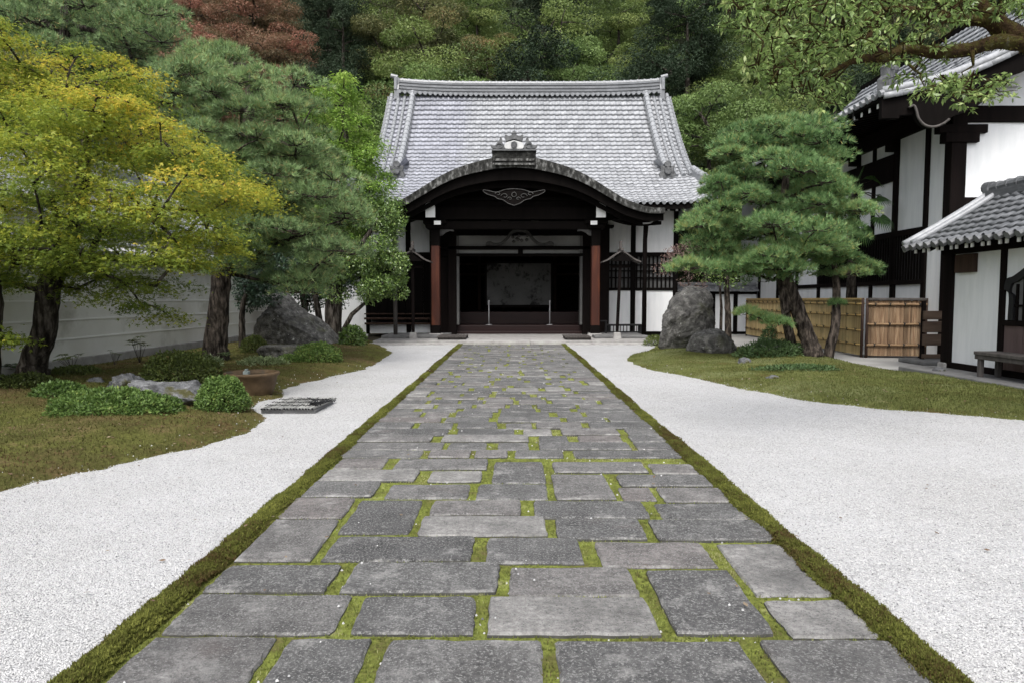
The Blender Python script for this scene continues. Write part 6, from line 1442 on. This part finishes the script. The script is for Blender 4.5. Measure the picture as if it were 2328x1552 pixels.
if 0: rock('big triangular dark grey boulder on the left mound', (c.x, c.y + .7, .55), 1.32, .85, 1.42, 5, M['rock'], [((.62, -.1, .78), .52), ((-.80, 0, .50), .62), ((0, -1, .15), .62)], .15, -.14)
c = G(645, 832); rock('flat topped grey stone in front of the big left boulder', (c.x, c.y + .35, .26), .72, .45, .34, 8, M['rock'], [((0, 0, 1), .55)], .12, name='flat_stone', cat='stone')
c = G(345, 945); rock('pale bluish rock half hidden behind the spreading shrub', (c.x + .10, c.y + .45, .16), .72, .45, .36, 12, M['pale_rock'], [((0, 0, 1), .6), ((.6, -.2, .7), .55)], .2)
c = G(430, 945); rock('small pale rock end beside the clipped azalea', (c.x - .02, c.y + .35, .10), .24, .25, .27, 14, M['pale_rock'], [((.5, -.2, .8), .6)], .2)
c = G(250, 925); rock('small pale stone at the left end of the mossy rock', (c.x, c.y + .5, .20), .28, .2, .22, 15, M['pale_rock'], (), .2)
if 0: rock('tall lichen spotted grey boulder on the right mound', (c.x - .05, c.y + 0.3, .70), .92, .70, 1.22, 21, M['rock'], [((.0, 0, 1), .80), ((-.86, -.2, .42), .66), ((.95, -.1, .1), .72), ((0, -1, .2), .66)], .12, .12)
if 0: rock('smaller rounded grey boulder at the right foot of the tall boulder', (c.x + .02, c.y + .30, .28), .64, .5, .50, 23, M['rock'], [((-.6, -.3, .74), .62), ((.5, -.2, .8), .66)], .12)
c = G(1692, 836); rock('small white stone left of the fern bed', (c.x, c.y, .10), .17, .14, .13, 25, M['pale_rock'], (), .15, name='stone', cat='stone')
c = G(1755, 866); rock('tiny pale stone lying in the lawn below the ferns', (c.x, c.y, .06), .13, .1, .06, 26, M['pale_rock'], (), .15, name='stone', cat='stone')
c = G(200, 905); rock('small pale stone in front of the golden maple trunk', (c.x, c.y + .2, .18), .14, .12, .12, 27, M['pale_rock'], (), .15, name='stone', cat='stone')
c = G(2145, 852); rock('rough pale stone beside the foot of the annex post', (c.x - .12, c.y - .1, .06), .16, .13, .12, 28, M['pale_rock'], (), .15, name='stone', cat='stone')

# ---- terracotta bowl
bc = (-4.02, 10.5, .0)
t = thing('terracotta_bowl', 'wide brown terracotta bowl filled with dark water by the gravel', 'bowl', bc)
m = MB(); m.lathe([(0, .0), (.27, .0), (.29, .02), (.345, .18), (.375, .315), (.40, .335), (.415, .36), (.405, .385), (.37, .385), (.35, .36), (.34, .30), (.0, .29)], bc, 48)
m.build('bowl', surf('terracotta', [(0.3, (0.046, 0.029, 0.015)), (0.55, (0.090, 0.058, 0.030)), (0.75, (0.14, 0.098, 0.058))], 5, .7, .3, 40, .3, .006, patch=[(3, .56, .66, (0.07, 0.055, 0.04))]), t, True)
m = MB(); m.lathe([(0, 0), (.346, 0)], (bc[0], bc[1], .335), 40); wm, wt, wn, wb = new_mat('dark_water'); wb.inputs['Base Color'].default_value = (.012, .014, .012, 1); wb.inputs['Roughness'].default_value = .06
m.build('water', wm, t)
m = MB(); m.box(bc[0] - .12, bc[1] - .06, .336, bc[0] - .04, bc[1] + .04, .40); m.box(bc[0] - .10, bc[1] - .05, .40, bc[0] - .06, bc[1] + .03, .43); m.build('float', M['copper'], t, bevel=.01)

# ---- bamboo drain cover
t = thing('drain_cover', 'grey bamboo slat cover tied with rope over a stone drain in the gravel', 'drain cover', (-2.95, 9.3, 0))
m = MB(); x0, x1, y0, y1 = -3.32, -2.60, 8.95, 9.85
m.box(x0, y0, -.02, x1, y0 + .07, .045); m.box(x0, y1 - .07, -.02, x1, y1, .045); m.box(x0, y0 + .07, -.02, x0 + .07, y1 - .07, .045); m.box(x1 - .07, y0 + .07, -.02, x1, y1 - .07, .045); m.build('stone_rim', M['dark_stone'], t, bevel=.008); one('box', x0 + .07, y0 + .07, -.02, x1 - .07, y1 - .07, .004).build('pit_dark_plate', M['black'], t)  # black plate paints the dark of the pit between the slats
m = MB(); m2 = MB()
for i in range(17):
    x = x0 + .03 + i * (x1 - x0 - .06) / 16; yo = rs.uniform(-.03, .03); z = .060
    m.tube([(x, y0 - .05 + yo, z), (x + .05, y1 + .04 + yo, z + rs.uniform(-.004, .012))], .017, 8, 0, rs.random(), False)
    m2.lathe([(0, 0), (.015, 0)], (x, 0, 0), 8) if False else m2.tube([(x, y0 - .045 + yo, z), (x, y0 - .03 + yo, z)], .013, 8)  # black plugs paint the dark inside of the open bamboo ends
m.build('bamboo_slats', surf('grey_bamboo', [(0.3, (0.11, 0.11, 0.105)), (0.7, (0.36, 0.36, 0.345))], 6, .6, .3, 30, .1, .002, (1, .2, 1), tone=.35), t, True); m2.build('hollow_ends', M['black'], t)
m = MB()
for y_ in (9.12, 9.38, 9.66): m.tube([(x0 + (x1 - x0) * k_ / 34, y_ + .03 * math.sin(k_ * .9), .076 + .012 * (k_ % 2)) for k_ in range(35)], .006, 5)
for i in range(26):
    a = Vector((x1 - .06 + rs.uniform(-.12, .12), 9.25 + rs.uniform(-.2, .25), .09)); m.tube([a, a + Vector((rs.uniform(-.1, .12), rs.uniform(-.1, .1), rs.uniform(0, .05))), a + Vector((rs.uniform(-.14, .18), rs.uniform(-.15, .15), rs.uniform(-.02, .03)))], .006, 4)
m.build('rope', M['black'], t)

# ================================================================ HILLSIDE TREES
def hill_variant(seed, kind, hgt, rad, layered):
    rg = np.random.default_rng(seed); n = 46 if layered else 44
    z0 = hgt * .26; u = rg.random(n); z = z0 + (hgt - z0) * u; prof = np.sqrt(np.clip(1 - (2 * (u * .92 + .02) - .8) ** 2 / 1.45, .05, 1)); an = rg.uniform(0, 6.28, n); r = rad * prof * rg.uniform(.25, .95, n)
    C = np.stack([r * np.cos(an), r * np.sin(an), z], 1); Rr = rad * rg.uniform(.20, .38, n)
    m = MB(); skeleton(m, [(0, 0, -.6), (.1, 0, hgt * .3), (0, .1, hgt * .6), (0, 0, hgt * .85)], [.30, .22, .15, .05], C, rg, .03, .1, .3, seg=5, tseg=8)
    mt = bpy.data.meshes.new('trunk'); mt.from_pydata(m.v, [], m.f); mt.update(); mt.materials.append(M['bark'])
    V, k_, d = ball_leaves(C, Rr, 760, rg, .17, .42, .38 if layered else .75, .7, .5)
    base = np.clip(.45 + .18 * (C[:, 2] / hgt - .5) + rg.normal(0, .22, n), .02, .98)  # clump tones put bright tops and dark gaps into the leaf colour
    o = np_mesh('crown', V, 4, np.clip(base[k_] + rg.normal(0, .10, len(k_)), 0, 1), H[kind]); me = o.data; bpy.data.objects.remove(o)
    return mt, me, hgt
VAR = {}
for i, (kd, hg, rd, ly) in enumerate([('dark', 13, 3.6, False), ('dark', 15, 3.2, False), ('green', 12, 4.3, True), ('green', 13, 4.0, False), ('yellow', 12, 4.4, True), ('yellow', 11, 4.0, True), ('olive', 12, 4.2, True), ('olive', 11, 4.4, True), ('red', 11, 4.4, True)]):
    VAR.setdefault(kd, []).append(hill_variant(300 + i, kd, hg, rd, ly))
KINDW = {'dark': 'dark blue green evergreen', 'green': 'green broadleaf', 'yellow': 'yellow green maple', 'olive': 'olive brown maple', 'red': 'rusty red maple'}
ZONES = [(160, 'behind the outer golden maple crown'), (330, 'above the golden maple crown'), (470, 'above the dark limbed pine'), (600, 'above the big garden pine'), (740, 'between the big pine and temple roof'), (880, 'left of the temple roof'), (1000, 'over the left end of the ridge'), (1120, 'over the left half of the ridge'), (1230, 'over the middle of the temple ridge'), (1350, 'over the right half of the ridge'), (1480, 'by the right end of the ridge'), (1600, 'just right of the temple roof'), (1720, 'above the leaning right pine'), (1860, 'behind the overhanging oak leaves'), (2010, 'behind the oak limbs'), (2150, 'above the timbered building eave'), (9999, 'behind the timbered building')]
TIERS = ['at the hill foot', 'on the lower slope', 'on the middle slope', 'on the upper slope', 'near the hilltop']
def hill_tree(x, y, kind, scale, rot, tier, seen):
    r = random.Random(hash((round(x * 10), round(y * 10))) & 0xffff); mt, me, hg = r.choice(VAR[kind]); z = hz(x, y)
    sx = 1164 + F * x / y
    zone = next(nm for lim, nm in ZONES if sx < lim); key = (kind, tier, zone)
    lab = f'{KINDW[kind]} {TIERS[tier]}, {zone}'
    if key in seen: lab = f'{"taller" if scale > seen[key] else "smaller"} {KINDW[kind]} {TIERS[tier]}, {zone}'
    seen[key] = scale
    t = thing('hill_tree', lab, 'tree', (x, y, z), 'trees on the hillside behind the temple')
    t.rotation_euler = (0, 0, rot); t.scale = (scale * 1.05, scale * 1.05, scale)
    for nm, d in (('trunk', mt), ('crown', me)):
        o = bpy.data.objects.new(nm, d); col.objects.link(o); o.parent = t
seen = {}
r = random.Random(77)
def kind_at(px, tier):
    """what grows where in the photograph: rust at upper left, olive over the left ridge, green in the middle, dark gaps"""
    if tier == 0 and 860 < px < 1560: return r.choice(['dark', 'dark', 'green'])
    if tier >= 1 and 690 < px < 780: return 'dark'
    if tier >= 1 and 430 < px < 700: return 'red'
    if tier <= 2 and 1130 < px < 1430: return r.choice(['yellow', 'green', 'yellow'])
    if px < 430: return r.choice(['dark', 'green', 'green', 'olive'])
    if px < 1000: return r.choice(['olive', 'olive', 'dark', 'yellow'])
    if px < 1130: return r.choice(['olive', 'yellow', 'yellow', 'dark'])
    if px < 1430: return r.choice(['green', 'yellow', 'yellow', 'green', 'dark'])
    if px < 1540 and tier >= 1: return 'dark'
    if px < 1660: return r.choice(['green', 'yellow', 'dark', 'green'])
    return r.choice(['yellow', 'green', 'olive', 'dark'])
for tier, (yy, step_) in enumerate([(42.5, 5.0), (47.5, 5.2), (53.5, 5.6), (60, 6.2), (68, 7)]):
    hw = yy * .80; x = -hw + r.uniform(0, 2)
    while x < hw:
        y_ = yy + r.uniform(-1.6, 1.6); px = 1164 + F * x / y_
        hill_tree(x, y_, kind_at(px, tier), r.uniform(.78, 1.12), r.uniform(0, 6.28), tier, seen); x += step_ * r.uniform(.8, 1.2)
# undergrowth over the hill so that bare slope never shows
rg = np.random.default_rng(90); n = 60000
hx = rg.uniform(-62, 62, n); hy = 41 + rg.random(n) * 48; P = np.stack([hx, hy, np.clip(hy - 40, 0, None) * .86 + 1.6 * vnoise(hx, hy, .08, 5) * np.clip((hy - 40) / 6, 0, 1) - .3 + rg.random(n) * 1.6], 1)
D = unit(rg.normal(0, 1, (n, 3)) + np.array([0, -.3, .2])); Nn = unit(rg.normal(0, .6, (n, 3)) + np.array([0, -.6, .8])); L = rg.uniform(.25, .55, n)
o = np_mesh('undergrowth', quads(P, D, Nn, L, L * .5), 4, rg.random(n) * .6, H['dark']); tag(o, 'dense dark undergrowth covering the hillside between the trees', 'undergrowth', kind='stuff')
